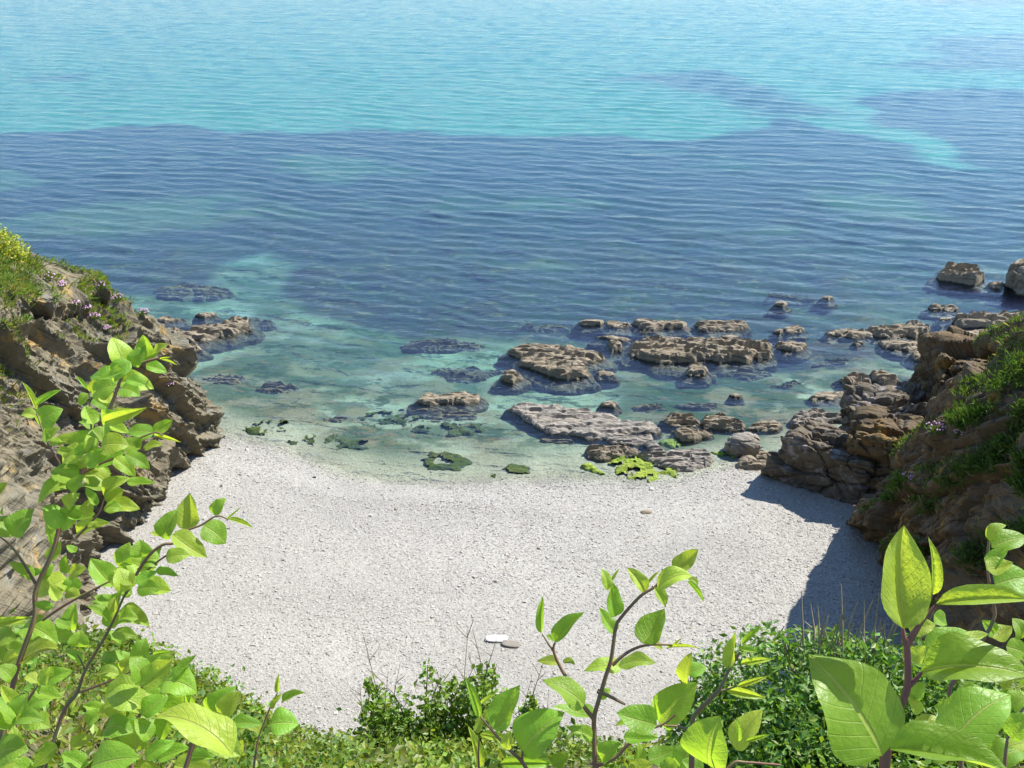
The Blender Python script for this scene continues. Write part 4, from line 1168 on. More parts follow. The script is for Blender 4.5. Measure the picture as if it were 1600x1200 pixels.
# pale grass on the left of the slope
rr = np.random.default_rng(41)
n = 26000
x = rr.uniform(-11, -2.2, n); y = rr.uniform(6, 14, n)
k = rr.random(n) < sstep(-2.0, -4.2, x) * sstep(-0.35, 0.15, fbm(xy0(x, y, 0.5), 3, 43)); x = x[k]; y = y[k]; n = len(x)
cc = shade((0.17, 0.20, 0.055), n, rr); k = rr.random(n) < 0.4; cc[k] = shade((0.30, 0.27, 0.13), k.sum(), rr)
V, Fc, cv = blades(np.stack([x, y, hz(x, y)], 1), np.tile([0, 0.4, 0.8], (n, 1)), rr.uniform(0.12, 0.36, n), 0.007, cc, rr, 0.6)
link('slope_grass', mkmesh('slope_grass', V, Fc, M_GRASS, False, cv), None, 'pale dry grass on the slope at lower left', 'grass', None, 'stuff')


def bush(name, blobs, nleaf, size, col, label, seed, parts_twigs=None, cat='bush', asp=0.5):
    rr = np.random.default_rng(seed)
    base = np.array(blobs[0][0]); base = np.array([base[0], base[1], hz(base[:1], base[1:2])[0]])
    e = bpy.data.objects.new(name, None); COL.objects.link(e); e.location = base
    tag(e, label, cat)
    P = []; Cc = []
    tot = sum(b[1][0] * b[1][1] * b[1][2] for b in blobs)
    for c, s in blobs:
        m = int(nleaf * s[0] * s[1] * s[2] / tot)
        d = rr.normal(size=(m, 3)); d /= np.linalg.norm(d, axis=1, keepdims=True)
        rad = rr.random(m) ** 0.28
        rad = rad * (1 + 0.38 * fbm(d * 2.2 + np.array(c), 3, seed))
        P.append(np.array(c) + d * np.array(s) * rad[:, None])
        cc = shade(col, m, rr)
        k = rr.random(m) < 0.28; cc[k] = shade(np.array(col) * np.array([1.6, 1.3, 1.1]), k.sum(), rr)
        Cc.append(cc)
    P = np.concatenate(P); Cc = np.concatenate(Cc)
    V, Fc, cv = leaves_mesh(P - base, rr.uniform(0.7, 1.3, len(P)) * size, (0, 0, 0.8), Cc, rr, asp)
    link('foliage', mkmesh('foliage', V, Fc, M_FOL, False, cv), e, None, None, None, 'stuff')
    st = []
    for c, s in blobs:
        for q in range(5):
            tip = np.array(c) - base + rr.uniform(-.6, .6, 3) * np.array(s)
            root = np.array([rr.uniform(-.25, .25), rr.uniform(-.2, .2), -0.15])
            mid = (root + tip) / 2 + rr.uniform(-.1, .1, 3)
            st.append(tube([root, mid, tip], [0.022, 0.014, 0.006], 5))
    for V, Fc in st: link('branch', mkmesh('branch', V, Fc, M_BARK, True), e)
    return e, base


def P3(px, py, d):
    return atd(px, py, d)


# big glossy bush lower right
bl = [(P3(1250, 1130, 11.0), (1.35, 1.0, 1.0)), (P3(1150, 1175, 10.6), (0.8, 0.7, 0.6)), (P3(1370, 1130, 10.6), (0.95, 0.8, 0.95)), (P3(1480, 1150, 10.2), (0.9, 0.8, 0.8)), (P3(1330, 1215, 9.8), (1.2, 0.9, 0.8))]
e_bush, b_bush = bush('bush', bl, 24000, 0.095, (0.10, 0.205, 0.032), 'dense glossy dark green bush below the large hero leaves', 51, asp=0.42)
rr = np.random.default_rng(52)
st = []
for k in range(46):
    px = rr.uniform(1222, 1420); d = rr.uniform(10.6, 11.6)
    a = P3(px, rr.uniform(1030, 1060), d)
    hgt = rr.uniform(0.35, 1.0) * (1.0 if px > 1245 else 0.6)
    b = a + np.array([rr.uniform(-.18, .18), 0, hgt])
    m = (a + b) / 2 + rr.uniform(-.06, .06, 3)
    st.append(tube([a - b_bush, m - b_bush, b - b_bush], [0.014, 0.011, 0.005], 4))
    if rr.random() < .5: st.append(tube([m - b_bush, m - b_bush + np.array([rr.uniform(-.2, .2), 0, rr.uniform(.1, .3)])], [0.007, 0.003], 4))
for V, Fc in st: link('dry_stalk', mkmesh('dry_stalk', V, Fc, M_STALK), e_bush)


# upright shrubs with bare twigs at the brow of the slope
def shrub(px, py_base, py_top, width_px, d, seed, label, col=(0.16, 0.26, 0.036)):
    rr = np.random.default_rng(seed)
    base = P3(px, py_base, d)
    g = hz(base[:1], base[1:2])[0]
    base[2] = min(base[2], g)
    top = P3(px, py_top, d)
    H = (top[2] - base[2]) * 1.4
    w = width_px / FPX * d * 0.80
    e = bpy.data.objects.new('shrub', None); COL.objects.link(e); e.location = base
    tag(e, label, 'shrub', 'upright shrubs at the brow of the slope')
    stems = []; twigs = []; LP = []
    for k in range(9):
        a = rr.uniform(-1, 1); b = rr.uniform(-1, 1)
        hh = H * (1 - 0.25 * abs(a)) * rr.uniform(0.5, 1.08)
        tip = np.array([a * w * 0.9, b * w * 0.6, hh])
        pts = [np.array([a * .06, b * .06, 0]), np.array([a * w * .5, b * w * .4, hh * .5]) + rr.uniform(-.04, .04, 3), tip]
        stems.append(tube(pts, [0.022, 0.014, 0.005], 5))
        for q in np.linspace(0.22, 1.0, 26):
            c = (1 - q) ** 2 * pts[0] + 2 * q * (1 - q) * pts[1] + q * q * pts[2]
            m = int(3 + 7 * rr.random())
            LP.append(c + rr.normal(0, 1, (m, 3)) * np.array([w * .34, w * .34, 0.09]) * (1.15 - 0.75 * q))
        if rr.random() < 0.75:
            t2 = tip + np.array([rr.uniform(-.2, .2) + a * .12, 0, rr.uniform(0.3, 0.95)])
            twigs.append(tube([tip * 0.8 + pts[1] * .2, tip, t2], [0.008, 0.006, 0.003], 4))
            for z_ in range(2):
                f = rr.random(); c = tip * (1 - f) + t2 * f
                twigs.append(tube([c, c + np.array([rr.uniform(-.14, .14), rr.uniform(-.1, .1), rr.uniform(.1, .25)])], [0.006, 0.003], 4))
    LP = np.concatenate(LP)
    V, Fc, cv = leaves_mesh(LP, rr.uniform(0.6, 1.3, len(LP)) * 0.085, (0, 0, 0.6), shade(col, len(LP), rr, 0.45), rr, 0.7)
    link('foliage', mkmesh('foliage', V, Fc, M_FOL, False, cv), e, None, None, None, 'stuff')
    for V, Fc in stems: link('stem', mkmesh('stem', V, Fc, M_BARK, True), e)
    for V, Fc in twigs: link('twig', mkmesh('twig', V, Fc, M_TWIG), e)


shrub(602, 1150, 1075, 60, 14.2, 61, 'leftmost and palest of the upright shrubs at the brow')
shrub(663, 1160, 1040, 62, 13.8, 62, 'tallest upright shrub in the middle of the brow with bare twigs')
shrub(748, 1155, 1045, 70, 13.8, 63, 'dark upright shrub right of the tallest one, behind the knotweed')
shrub(834, 1150, 1100, 30, 14.2, 64, 'smallest upright shrub, seen past the middle knotweed stem')

# yellow-green shrub on the top of the left cliff
bl = [(atY(5, 395, 37.2), (0.9, 0.9, 0.8)), (atY(22, 432, 37.0), (0.8, 0.8, 0.7)), (atY(-20, 440, 36.5), (1.0, 0.9, 0.9)), (atY(-40, 380, 37.5), (1.2, 1.0, 1.0)), (atY(10, 465, 36.4), (0.7, 0.7, 0.6)), (atY(40, 452, 36.8), (0.6, 0.6, 0.5)), (atY(20, 500, 35.6), (0.55, 0.55, 0.5)), (atY(-10, 500, 35.2), (0.8, 0.8, 0.6))]
rr = np.random.default_rng(71)
e = bpy.data.objects.new('bush', None); COL.objects.link(e); b0 = np.array(bl[1][0]) - np.array([0, 0, .6]); e.location = b0
tag(e, 'yellow-green flowering bush on the top of the left cliff', 'bush')
PP = []; CC = []
for c, s in bl:
    m = 2600
    d = rr.normal(size=(m, 3)); d /= np.linalg.norm(d, axis=1, keepdims=True)
    rad = rr.random(m) ** 0.3 * (1 + 0.4 * fbm(d * 2 + c, 3, 7))
    PP.append(c + d * np.array(s) * rad[:, None]); q = shade((0.17, 0.24, 0.03), m, rr)
    k = rr.random(m) < 0.45; q[k] = shade((0.50, 0.50, 0.06), k.sum(), rr); CC.append(q)
PP = np.concatenate(PP); CC = np.concatenate(CC)
V, Fc, cv = leaves_mesh(PP - b0, rr.uniform(.7, 1.3, len(PP)) * 0.11, (0, 0, .8), CC, rr, 0.6)
link('foliage', mkmesh('foliage', V, Fc, M_FOL, False, cv), e, None, None, None, 'stuff')


# ------------------------------------------------------------------ knotweed
def leaf_mesh(name, mat, wr, bend, fold, twist, wav, seed):
    rr = np.random.default_rng(seed)
    nu, nv = 19, 9
    u = np.linspace(0, 1, nu)
    g = np.interp(u, [0, .03, .08, .16, .28, .40, .55, .70, .82, .91, .96, 1], [.05, .42, .68, .88, 1.0, .98, .90, .72, .48, .25, .11, 0.0])
    v = np.linspace(-1, 1, nv)
    U, Vv = np.meshgrid(u, v, indexing='ij')
    hw = g[:, None] * wr * 0.5
    # arc along the length, then fold about the midrib
    ang = bend * (U - 0.5) * 2
    ca = np.cumsum(np.cos(bend * (u - 0.5) * 2)) / nu; sa = np.cumsum(np.sin(bend * (u - 0.5) * 2)) / nu
    X = np.repeat((ca - ca[0])[:, None], nv, 1); Z = -np.repeat((sa - sa[0])[:, None], nv, 1)
    q = 8 * (U - 0.26 * np.abs(Vv))
    quilt = 0.011 * np.abs(np.sin(q * math.pi)) * (1 - np.abs(Vv) ** 3) * sstep(0.0, 0.15, np.abs(Vv))
    edge = wav * np.sin(U * 9 + seed) * np.abs(Vv) ** 2
    lift = fold * np.abs(Vv) * hw * 1.0 - 0.35 * fold * hw * Vv ** 2
    tw = twist * (U - 0.2)
    yy = Vv * hw * math.cos(fold * 0.6)
    zz = lift + quilt + edge * hw
    Y = yy * np.cos(tw) - zz * np.sin(tw)
    Z = Z + yy * np.sin(tw) + zz * np.cos(tw)
    s = 1.0 / max(X[-1, 0], 0.3)
    V = np.stack([X, Y, Z], 2).reshape(-1, 3)
    # put the tip on the x axis
    tip = V.reshape(nu, nv, 3)[-1, nv // 2].copy()
    a = math.atan2(tip[2], tip[0]); c, s_ = math.cos(-a), math.sin(-a)
    V = np.stack([V[:, 0] * c - V[:, 2] * s_, V[:, 1], V[:, 0] * s_ + V[:, 2] * c], 1)
    V /= math.hypot(tip[0], tip[2])
    uv = np.stack([U.ravel(), Vv.ravel() * 0.5 + 0.5], 1)
    return mkmesh(name, V, gridf(nu, nv), mat, True, None, uv)


LEAVES = {}
for mi, mat in ((0, M_LEAF), (1, M_LEAF_Y)):
    LEAVES[mi] = [leaf_mesh('leaf', mat, 0.74, b, f, t, w, 5 + 7 * k) for k, (b, f, t, w) in enumerate([
        (0.35, 0.35, 0.15, 0.10), (0.55, 0.55, -0.2, 0.12), (-0.25, 0.5, 0.25, 0.10), (0.75, 0.30, 0.1, 0.15), (0.2, 0.8, -0.15, 0.08), (0.5, 0.2, 0.4, 0.14), (-0.4, 0.65, -0.3, 0.12), (0.9, 0.45, 0.2, 0.10)])]
    LEAVES[mi].append(leaf_mesh('leaf', mat, 0.30, 0.3, 1.35, 0.2, 0.05, 77))
TOC = np.array([0, 0, CAM_H])


def place_leaf(parent, B, T, wpx, d, young, lr, roll=None):
    """leaf from base pixel B to tip pixel T at about d metres; wpx is how wide it looks"""
    lpx = math.hypot(T[0] - B[0], T[1] - B[1])
    ratio = wpx / max(lpx, 1)
    dd = lr.uniform(-0.25, 0.25) * lpx / FPX * d
    b = atd(B[0], B[1], d); t = atd(T[0], T[1], d + dd)
    ex = t - b; Ln = np.linalg.norm(ex); ex /= Ln
    thin = ratio < 0.27
    if thin:
        me = LEAVES[young][8]; ws = np.clip(ratio / 0.22, 0.35, 1.2); rl = lr.uniform(-0.6, 0.6)
    else:
        me = LEAVES[young][int(lr.integers(0, 8))]
        ws = max(0.62, min(1.5, ratio / 0.70 * lr.uniform(1.0, 1.15)))
        rl = math.acos(min(1.0, ratio / (0.74 * ws)))
        if roll is not None: rl = roll
    tc = TOC - b; n0 = tc - ex * (tc @ ex); n0 /= np.linalg.norm(n0)
    s0 = np.cross(n0, ex)
    cand = []
    for sg in (-1, 1):
        nn = n0 * math.cos(rl) + s0 * math.sin(rl) * sg
        cand.append(nn)
    nn = max(cand, key=lambda q: abs(q[2]))
    if nn[2] < 0: nn = -nn
    ey = np.cross(nn, ex)
    o = bpy.data.objects.new('leaf', me)
    COL.objects.link(o)
    M = Matrix(((ex[0] * Ln, ey[0] * Ln * ws, nn[0] * Ln, b[0]), (ex[1] * Ln, ey[1] * Ln * ws, nn[1] * Ln, b[1]), (ex[2] * Ln, ey[2] * Ln * ws, nn[2] * Ln, b[2]), (0, 0, 0, 1)))
    o.parent = parent
    o.matrix_world = M
    o.matrix_parent_inverse = Matrix.Identity(4)
    o.matrix_basis = parent_inv[parent.name] @ M
    return o


parent_inv = {}


def plant(label, stems, leaves, d, seed, mat=M_STEM, r0=0.006, extra=()):
    lr = np.random.default_rng(seed)
    e = bpy.data.objects.new('knotweed_plant', None); COL.objects.link(e)
    tag(e, label, 'plant', 'knotweed plants in front of the viewpoint')
    b = np.array(atd(stems[0][0][0][0], stems[0][0][0][1], stems[0][2] if len(stems[0]) > 2 else d))
    gy = b[1]; rt = np.array([b[0] * 1.02, gy - 0.05, 0.0]); rt[2] = hz(rt[:1], rt[1:2])[0] - 0.05
    e.location = rt
    parent_inv[e.name] = Matrix.Translation(Vector(-rt))
    for i, s in enumerate(stems):
        pts = s[0]; rad = s[1] * 0.85; ds = s[2] if len(s) > 2 else d
        W = [np.array(atd(a, c, ds)) for a, c in pts]
        W = list(crom(np.array(W), max(6, 4 * len(W)))) if len(W) > 2 else W
        rr_ = list(np.linspace(rad, rad * 0.45, len(W)))
        if i == 0 or (len(s) > 3 and s[3]):
            low = W[0]
            z0 = hz(np.array([low[0]]), np.array([low[1]]))[0] - 0.05
            W = [np.array([low[0] * 1.02, low[1] - 0.05, z0]), (np.array([low[0] * 1.02, low[1] - 0.05, z0]) + low) / 2] + W
            rr_ = [rad * 1.15, rad * 1.08] + rr_
        V, Fc = tube([w - rt for w in W], rr_, 7)
        link('stem' if i == 0 else 'branch', mkmesh('stem', V, Fc, mat, True), e)
    leaves = list(leaves)
    for si, t0, t1, cnt, l0, l1 in extra:
        W = np.array(stems[si][0], float)
        for k in range(cnt):
            t = lr.uniform(t0, t1) * (len(W) - 1); j = min(int(t), len(W) - 2); f = t - j
            p = W[j] * (1 - f) + W[j + 1] * f
            an = lr.uniform(-0.6, 3.7); ln = lr.uniform(l0, l1)
            o = lr.uniform(0, 14)
            bx, by = p[0] + o * math.cos(an), p[1] - o * math.sin(an)
            leaves.append((bx, by, bx + ln * math.cos(an), by - ln * math.sin(an) * 0.8, ln * lr.uniform(0.3, 0.75)))
    for q in leaves:
        (bx, by, tx, ty, w) = q[:5]
        y = q[5] if len(q) > 5 else int(lr.random() < 0.4)
        dl = q[6] if len(q) > 6 else d + lr.uniform(-0.06, 0.06) * d
        place_leaf(e, (bx, by), (tx, ty), w, dl, y, lr)
    return e


def cl(ox, oy, s, lst):
    out = []
    for q in lst:
        out.append((ox + q[0] / s, oy + q[1] / s, ox + q[2] / s, oy + q[3] / s, q[4] / s) + tuple(q[5:]))
    return out


def cs(ox, oy, s, pts):
    return [(ox + a / s, oy + b / s) for a, b in pts]


A2 = (0, 520, 3.529); A3 = (0, 820, 3.158); A7 = (1160, 820, 3.157); A8 = (680, 820, 2.963)

# tall plant at the left
main = cs(*A3, [(-20, 1210), (10, 1050), (50, 850), (90, 690), (170, 460), (175, 330), (240, 180)]) + cs(*A2, [(300, 1180), (330, 1060), (375, 940), (400, 870), (450, 780), (500, 660), (550, 560), (600, 430), (640, 330), (660, 270), (710, 190), (760, 175), (820, 155), (880, 140)])
plant('tallest knotweed plant at left, reaching up in front of the sunlit cliff',
      [(main, 0.0085), (cs(*A2, [(385, 900), (360, 810), (330, 720), (280, 640), (250, 580), (200, 440)]), 0.004),
       (cs(*A2, [(450, 780), (560, 720), (650, 685), (740, 655), (800, 640)]), 0.004), (cs(*A2, [(560, 560), (700, 600), (850, 550), (900, 570)]), 0.0035),
       (cs(*A2, [(510, 640), (500, 480), (490, 330)]), 0.0035), (cs(*A2, [(420, 1130), (540, 1000), (580, 910), (650, 830)]), 0.004),
       (cs(*A3, [(175, 290), (110, 180), (50, 100), (0, 60)]), 0.005), (cs(*A3, [(210, 470), (330, 390), (480, 310), (540, 280)]), 0.005)],
      cl(*A2, [(660, 265, 850, 310, 115), (720, 160, 625, 270, 80), (735, 185, 805, 75, 85), (840, 135, 930, 60, 32), (805, 180, 922, 218, 65), (880, 145, 945, 133, 12), (890, 150, 980, 180, 14), (640, 290, 505, 350, 85),
               (495, 325, 575, 245, 45), (478, 310, 418, 240, 22), (485, 335, 440, 405, 48), (510, 365, 622, 435, 62), (515, 505, 470, 400, 85), (515, 525, 432, 490, 42), (510, 530, 585, 600, 90), (578, 490, 815, 410, 65),
               (850, 552, 685, 552, 80), (850, 550, 953, 478, 68), (850, 565, 1003, 605, 22), (740, 642, 808, 580, 32), (620, 685, 702, 590, 72), (690, 668, 828, 752, 72), (630, 690, 748, 795, 75), (645, 692, 495, 735, 62),
               (605, 685, 530, 640, 50), (470, 650, 345, 715, 85), (465, 690, 405, 720, 60), (460, 765, 610, 855, 110), (600, 852, 415, 862, 58), (355, 800, 395, 755, 48), (400, 832, 212, 948, 78), (330, 1080, 240, 950, 95),
               (330, 1080, 472, 952, 88), (478, 1012, 512, 912, 72), (575, 965, 775, 972, 72), (580, 912, 722, 800, 62), (700, 825, 860, 825, 55), (425, 1105, 612, 1048, 78),
               (200, 425, 120, 270, 32), (200, 400, 340, 312, 42), (215, 510, 348, 420, 115), (258, 605, 248, 520, 36), (270, 600, 348, 612, 46),
               (75, 1122, 190, 972, 130), (75, 1122, -40, 1010, 100), (22, 1005, 20, 955, 14), (-20, 880, 38, 825, 50)]) +
      cl(*A3, [(330, 265, 178, 360, 115), (325, 335, 398, 352, 60), (322, 240, 322, 148, 48), (340, 250, 425, 212, 55), (165, 268, 38, 185, 60), (375, 135, 328, 100, 38), (562, 305, 445, 165, 110),
               (350, 520, 378, 382, 80), (345, 500, 270, 470, 60), (340, 575, 262, 500, 72), (385, 602, 398, 518, 95), (118, 500, 288, 590, 110, 0), (112, 682, 302, 605, 62), (115, 692, -20, 570, 130),
               (-20, 490, 165, 455, 42), (-30, 560, 85, 560, 85)]), 2.6, 201, extra=[(0, 0.25, 0.95, 34, 28, 58), (1, 0.2, 1, 5, 20, 40), (2, .1, 1, 6, 25, 45), (5, .1, 1, 5, 25, 45), (7, 0.2, 1, 4, 30, 45)])

# branching plant, lower left
plant('slender knotweed plant at left leaning right over the beach edge',
      [(cs(*A3, [(225, 1200), (310, 930), (380, 830), (420, 720), (520, 550), (570, 450), (620, 340), (690, 260), (780, 180), (850, 135)]), 0.005),
       (cs(*A3, [(380, 830), (520, 780), (650, 720), (750, 650)]), 0.0035), (cs(*A3, [(620, 340), (720, 170), (800, 100), (860, 90), (940, 40)]) + cs(*A2, [(1030, 1090), (1110, 1060), (1195, 1010), (1260, 1030)]), 0.0045),
       (cs(*A3, [(420, 720), (400, 670), (380, 640)]), 0.003)],
      cl(*A3, [(605, 215, 640, 85, 78), (700, 160, 690, 72, 110), (735, 245, 608, 170, 98, 1), (740, 235, 800, 110, 70), (770, 222, 882, 252, 48), (690, 295, 845, 325, 105), (560, 265, 665, 265, 85), (590, 308, 652, 345, 42),
               (560, 405, 602, 328, 60), (545, 510, 555, 390, 70), (530, 530, 598, 592, 32), (585, 430, 740, 505, 88), (585, 470, 685, 465, 62), (405, 690, 320, 622, 42), (500, 662, 585, 665, 52), (520, 765, 530, 700, 32),
               (690, 675, 722, 555, 82), (600, 725, 692, 650, 62), (755, 645, 862, 628, 28), (690, 745, 862, 648, 92)]) +
      cl(*A2, [(1035, 1088, 1045, 882, 128), (900, 1135, 987, 972, 105), (950, 1112, 1142, 1238, 112), (1122, 1062, 1245, 1162, 125), (1178, 1002, 1248, 912, 62), (1258, 1030, 1398, 1078, 32), (1250, 1026, 1336, 955, 10), (890, 1115, 828, 1100, 32)]), 2.3, 202, extra=[(0, 0.45, 0.95, 14, 28, 52), (1, .2, 1, 5, 25, 45)])

plant('leafy knotweed clump crowding the lower left corner',
      [(cs(*A3, [(520, 1250), (530, 1020), (560, 940), (640, 870), (700, 800), (850, 740)]), 0.006), (cs(*A3, [(900, 1250), (960, 1060), (1000, 1000), (1060, 970), (1130, 980)]), 0.005, 1.7, True), (cs(*A3, [(120, 1250), (60, 1000), (140, 860), (200, 780)]), 0.005, 1.9, True),
       (cs(*A3, [(650, 1250), (660, 1010), (740, 850)]), 0.005, 1.9, True)],
      cl(*A3, [(565, 920, 662, 758, 108), (700, 795, 852, 660, 112), (860, 742, 972, 638, 48), (610, 882, 795, 945, 105, 1), (780, 802, 892, 855, 52), (845, 792, 975, 835, 80), (905, 992, 905, 800, 175, 0), (1048, 952, 1168, 795, 80, 0), (1138, 982, 1295, 988, 62),
               (1010, 1010, 1192, 1142, 138), (1145, 1140, 755, 955, 150, 1, 1.35), (515, 922, 405, 890, 62), (555, 905, 478, 935, 62), (520, 1002, 660, 1025, 100, 0), (695, 1042, 515, 1115, 110), (450, 1195, 695, 1148, 150, 0, 1.5), (715, 1152, 865, 1068, 72),
               (-10, 1135, 145, 1112, 120, 0), (200, 785, 252, 698, 60), (65, 905, -20, 855, 70), (-10, 925, 65, 1005, 95), (130, 742, 190, 782, 52), (350, 1105, 465, 1050, 72), (280, 1085, 160, 1200, 90, 0), (420, 1200, 300, 1130, 90, 0),
               (40, 1180, 190, 1215, 90, 0), (560, 1120, 700, 1060, 90, 0), (250, 860, 130, 905, 85, 0), (110, 985, 210, 910, 80), (780, 1160, 940, 1100, 90, 0), (860, 1190, 1040, 1195, 110, 1), (560, 960, 690, 1010, 95, 0), (430, 985, 520, 920, 70, 0),
               (60, 760, -20, 700, 80, 0), (90, 640, 10, 690, 70, 1), (840, 940, 790, 1060, 90, 0), (1150, 1150, 1200, 1060, 60, 1), (740, 1060, 660, 960, 85, 0)]), 1.85, 203, extra=[(0, 0.1, 0.95, 12, 35, 65), (2, .1, 1, 9, 35, 65), (3, .1, 1, 9, 35, 65), (1, .1, .9, 5, 30, 60)])

plant('single young knotweed shoot standing alone against the beach, left of centre',
      [(cs(*A3, [(1245, 1260), (1260, 1140), (1280, 1040), (1330, 910), (1345, 870), (1370, 830)]), 0.0035)],
      cl(*A3, [(1335, 985, 1475, 985, 130, 0), (1370, 828, 1375, 732, 22), (1392, 872, 1508, 828, 45), (1335, 905, 1392, 832, 32), (1290, 1040, 1180, 985, 40)]), 2.4, 204)

# middle plants
plant('tall knotweed plant right of centre with three forks',
      [(cs(*A8, [(738, 1180), (737, 1000), (735, 900), (755, 820), (790, 700), (815, 620), (835, 480), (860, 430), (950, 330), (1020, 285), (1060, 235), (1105, 212)]), 0.006),
       (cs(*A8, [(735, 900), (680, 830), (620, 730), (570, 640), (548, 580), (555, 545)]), 0.0055), (cs(*A8, [(548, 585), (520, 545), (495, 505)]), 0.003), (cs(*A8, [(820, 650), (870, 605), (930, 570), (1000, 555), (1100, 556)]), 0.0045),
       (cs(*A8, [(752, 770), (800, 790), (880, 832)]), 0.006), (cs(*A8, [(738, 1120), (830, 1080), (900, 1010), (1000, 945), (1060, 920), (1110, 880)]), 0.005)],
      cl(*A8, [(492, 502, 500, 328, 40), (555, 542, 692, 404, 78), (515, 512, 555, 540, 20), (575, 638, 472, 632, 45, 1), (590, 635, 648, 648, 22), (690, 835, 495, 718, 108, 0), (745, 888, 542, 840, 62, 0), (728, 985, 608, 938, 62, 0),
               (832, 502, 758, 382, 62), (832, 425, 815, 262, 72), (800, 302, 765, 202, 45), (815, 265, 852, 203, 14), (972, 312, 888, 198, 62, 1), (1015, 290, 1066, 382, 55), (985, 272, 1038, 212, 14), (1108, 215, 1218, 112, 78), (1030, 292, 1188, 238, 65, 1), (1165, 262, 1242, 357, 30),
               (1170, 250, 1217, 282, 20), (958, 548, 1062, 388, 128, 0), (1008, 550, 1052, 578, 32, 1), (1068, 572, 1225, 572, 14, 1), (1100, 560, 1142, 525, 10), (862, 652, 686, 678, 72), (850, 655, 1022, 638, 55), (762, 805, 812, 758, 40, 0),
               (1025, 925, 838, 870, 140, 0), (1012, 915, 832, 930, 60, 1), (872, 985, 1035, 985, 66), (1040, 922, 1215, 730, 148, 0), (1152, 732, 1190, 588, 55), (1170, 690, 1257, 658, 68, 0), (1032, 902, 1010, 790, 22),
               (770, 1090, 862, 1010, 80), (805, 1100, 808, 1008, 38, 0), (935, 1122, 938, 1000, 60, 0), (990, 1092, 1112, 1038, 90, 0), (900, 1140, 1010, 1105, 70, 1), (1060, 1150, 1120, 1080, 80, 0)]), 2.0, 205)

plant('low knotweed plant with a broad dark leaf, left of the tall middle plant',
      [(cs(*A8, [(450, 1180), (400, 1095), (330, 1030), (270, 960), (210, 890)]), 0.005), (cs(*A8, [(405, 1100), (402, 1080), (405, 1050)]), 0.004), (cs(*A8, [(205, 1180), (200, 1060), (205, 970)]), 0.003, 2.0, True)],
      cl(*A8, [(203, 892, 138, 708, 46), (212, 832, 284, 780, 20, 1), (268, 945, 392, 742, 130, 0), (190, 965, 245, 850, 42, 1), (205, 972, 385, 1025, 46, 1), (202, 1125, 150, 928, 52, 1), (405, 1052, 600, 868, 190, 0), (300, 1105, 555, 1105, 62), (540, 1112, 615, 1072, 70),
               (330, 1040, 350, 950, 50), (430, 1130, 520, 1150, 60)]), 2.0, 206)

plant('knotweed plant with reddish stem between the middle plant and the dark bush',
      [(cs(*A8, [(1185, 1200), (1188, 1040), (1192, 950), (1202, 880), (1310, 770), (1360, 670), (1412, 590)]), 0.0065), (cs(*A8, [(1310, 770), (1350, 762), (1402, 745)]), 0.003), (cs(*A8, [(1190, 960), (1130, 935), (1060, 930)]), 0.0035), (cs(*A8, [(1300, 1200), (1380, 1105), (1440, 1100), (1600, 1112)]), 0.004, 1.7, True)],
      cl(*A8, [(1355, 668, 1390, 492, 62), (1420, 552, 1508, 468, 28), (1410, 575, 1492, 592, 35), (1415, 642, 1565, 622, 36, 1), (1345, 762, 1533, 802, 46), (1400, 747, 1543, 700, 26), (1160, 955, 1282, 1072, 42, 1), (1268, 1112, 1320, 882, 205, 0), (1392, 1042, 1517, 855, 108), (1440, 1002, 1553, 970, 22),
               (1402, 1002, 1393, 888, 26), (1130, 1120, 1230, 1010, 90, 0), (1240, 1140, 1140, 1090, 80, 0)]), 1.8, 207)

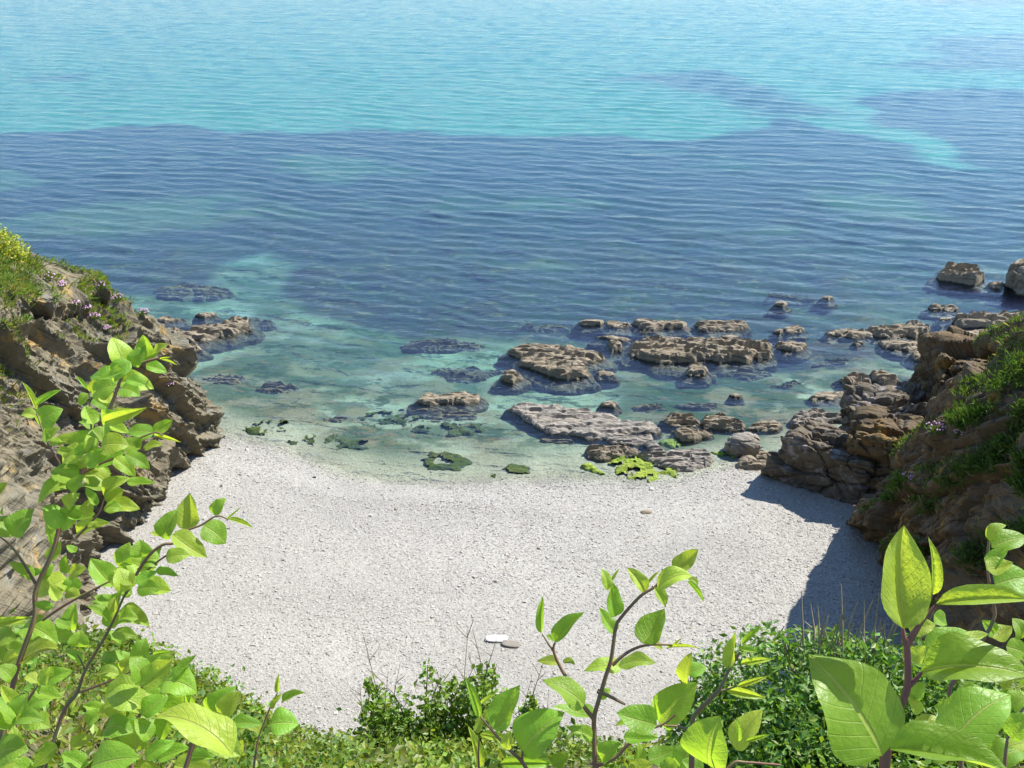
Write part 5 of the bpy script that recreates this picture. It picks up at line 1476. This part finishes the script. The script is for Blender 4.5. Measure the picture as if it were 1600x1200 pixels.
# hero plant at the right
plant('large knotweed plant at right with a red stem and the biggest leaves',
      [(cs(*A7, [(690, 1280), (705, 1150), (722, 1060), (770, 920), (815, 790), (812, 600), (806, 560)]), 0.0075), (cs(*A7, [(806, 585), (795, 540), (792, 505)]), 0.004), (cs(*A7, [(812, 590), (850, 530), (890, 470), (952, 402)]), 0.0048),
       (cs(*A7, [(885, 475), (905, 420), (935, 345)]), 0.003), (cs(*A7, [(816, 795), (850, 770), (885, 728)]), 0.0045)],
      cl(*A7, [(795, 512, 796, 0, 228, 1, 1.08), (938, 345, 915, 58, 62, 1, 1.12), (955, 392, 1420, 372, 98, 1, 1.1), (692, 1135, 325, 640, 420, 0, 1.08), (882, 725, 1440, 760, 235, 0, 1.12), (728, 1110, 1330, 1230, 210, 0, 1.0),
               (1015, 1100, 1322, 838, 220, 0, 1.35), (825, 525, 955, 492, 80, 1, 1.25), (945, 440, 1010, 495, 70, 0, 1.3), (905, 605, 1115, 528, 80, 0, 1.5), (1070, 560, 1212, 538, 40, 1, 1.5), (840, 675, 905, 595, 80, 1, 1.5),
               (850, 865, 905, 775, 80, 0, 1.5), (838, 1085, 1032, 990, 80, 1, 1.5), (870, 935, 820, 830, 60, 1, 1.5), (970, 935, 1055, 868, 65, 0, 1.6)]), 1.1, 208, M_STEM_RED)

plant('knotweed plant at the right edge in front of the dark cliff',
      [(cs(*A7, [(1080, 1280), (1070, 950), (1020, 820), (1100, 700), (1235, 480), (1235, 370), (1210, 230), (1215, 80)]), 0.006), (cs(*A7, [(1290, 1280), (1310, 1050), (1389, 900)]), 0.004, 1.6, True), (cs(*A7, [(1235, 380), (1310, 320), (1400, 260)]), 0.003)],
      cl(*A7, [(1215, 78, 1302, 2, 42), (1230, 112, 1400, 60, 100, 0), (1210, 205, 1312, 108, 80, 0), (1205, 222, 1335, 185, 95, 1), (1245, 295, 1420, 255, 150, 0), (1300, 360, 1420, 300, 90, 0), (1330, 1055, 1420, 930, 125, 0, 1.5), (1318, 1095, 1420, 1080, 62, 1, 1.5), (1290, 815, 1362, 720, 62, 1, 1.6),
               (1235, 560, 1330, 500, 90, 1), (1240, 540, 1180, 470, 70, 0), (1300, 600, 1400, 640, 90, 0), (1260, 620, 1200, 700, 80, 1), (1380, 560, 1330, 460, 80, 0), (1110, 860, 1180, 800, 90, 0), (1100, 870, 1030, 930, 90, 0), (1330, 900, 1420, 840, 110, 0), (930, 1020, 880, 930, 80, 0),
               (1060, 760, 960, 700, 90, 0), (1240, 1180, 1390, 1120, 110, 0), (930, 1150, 1060, 1090, 110, 0), (1100, 1170, 1230, 1110, 110, 0)]), 1.95, 209)

bpy.context.view_layer.update()
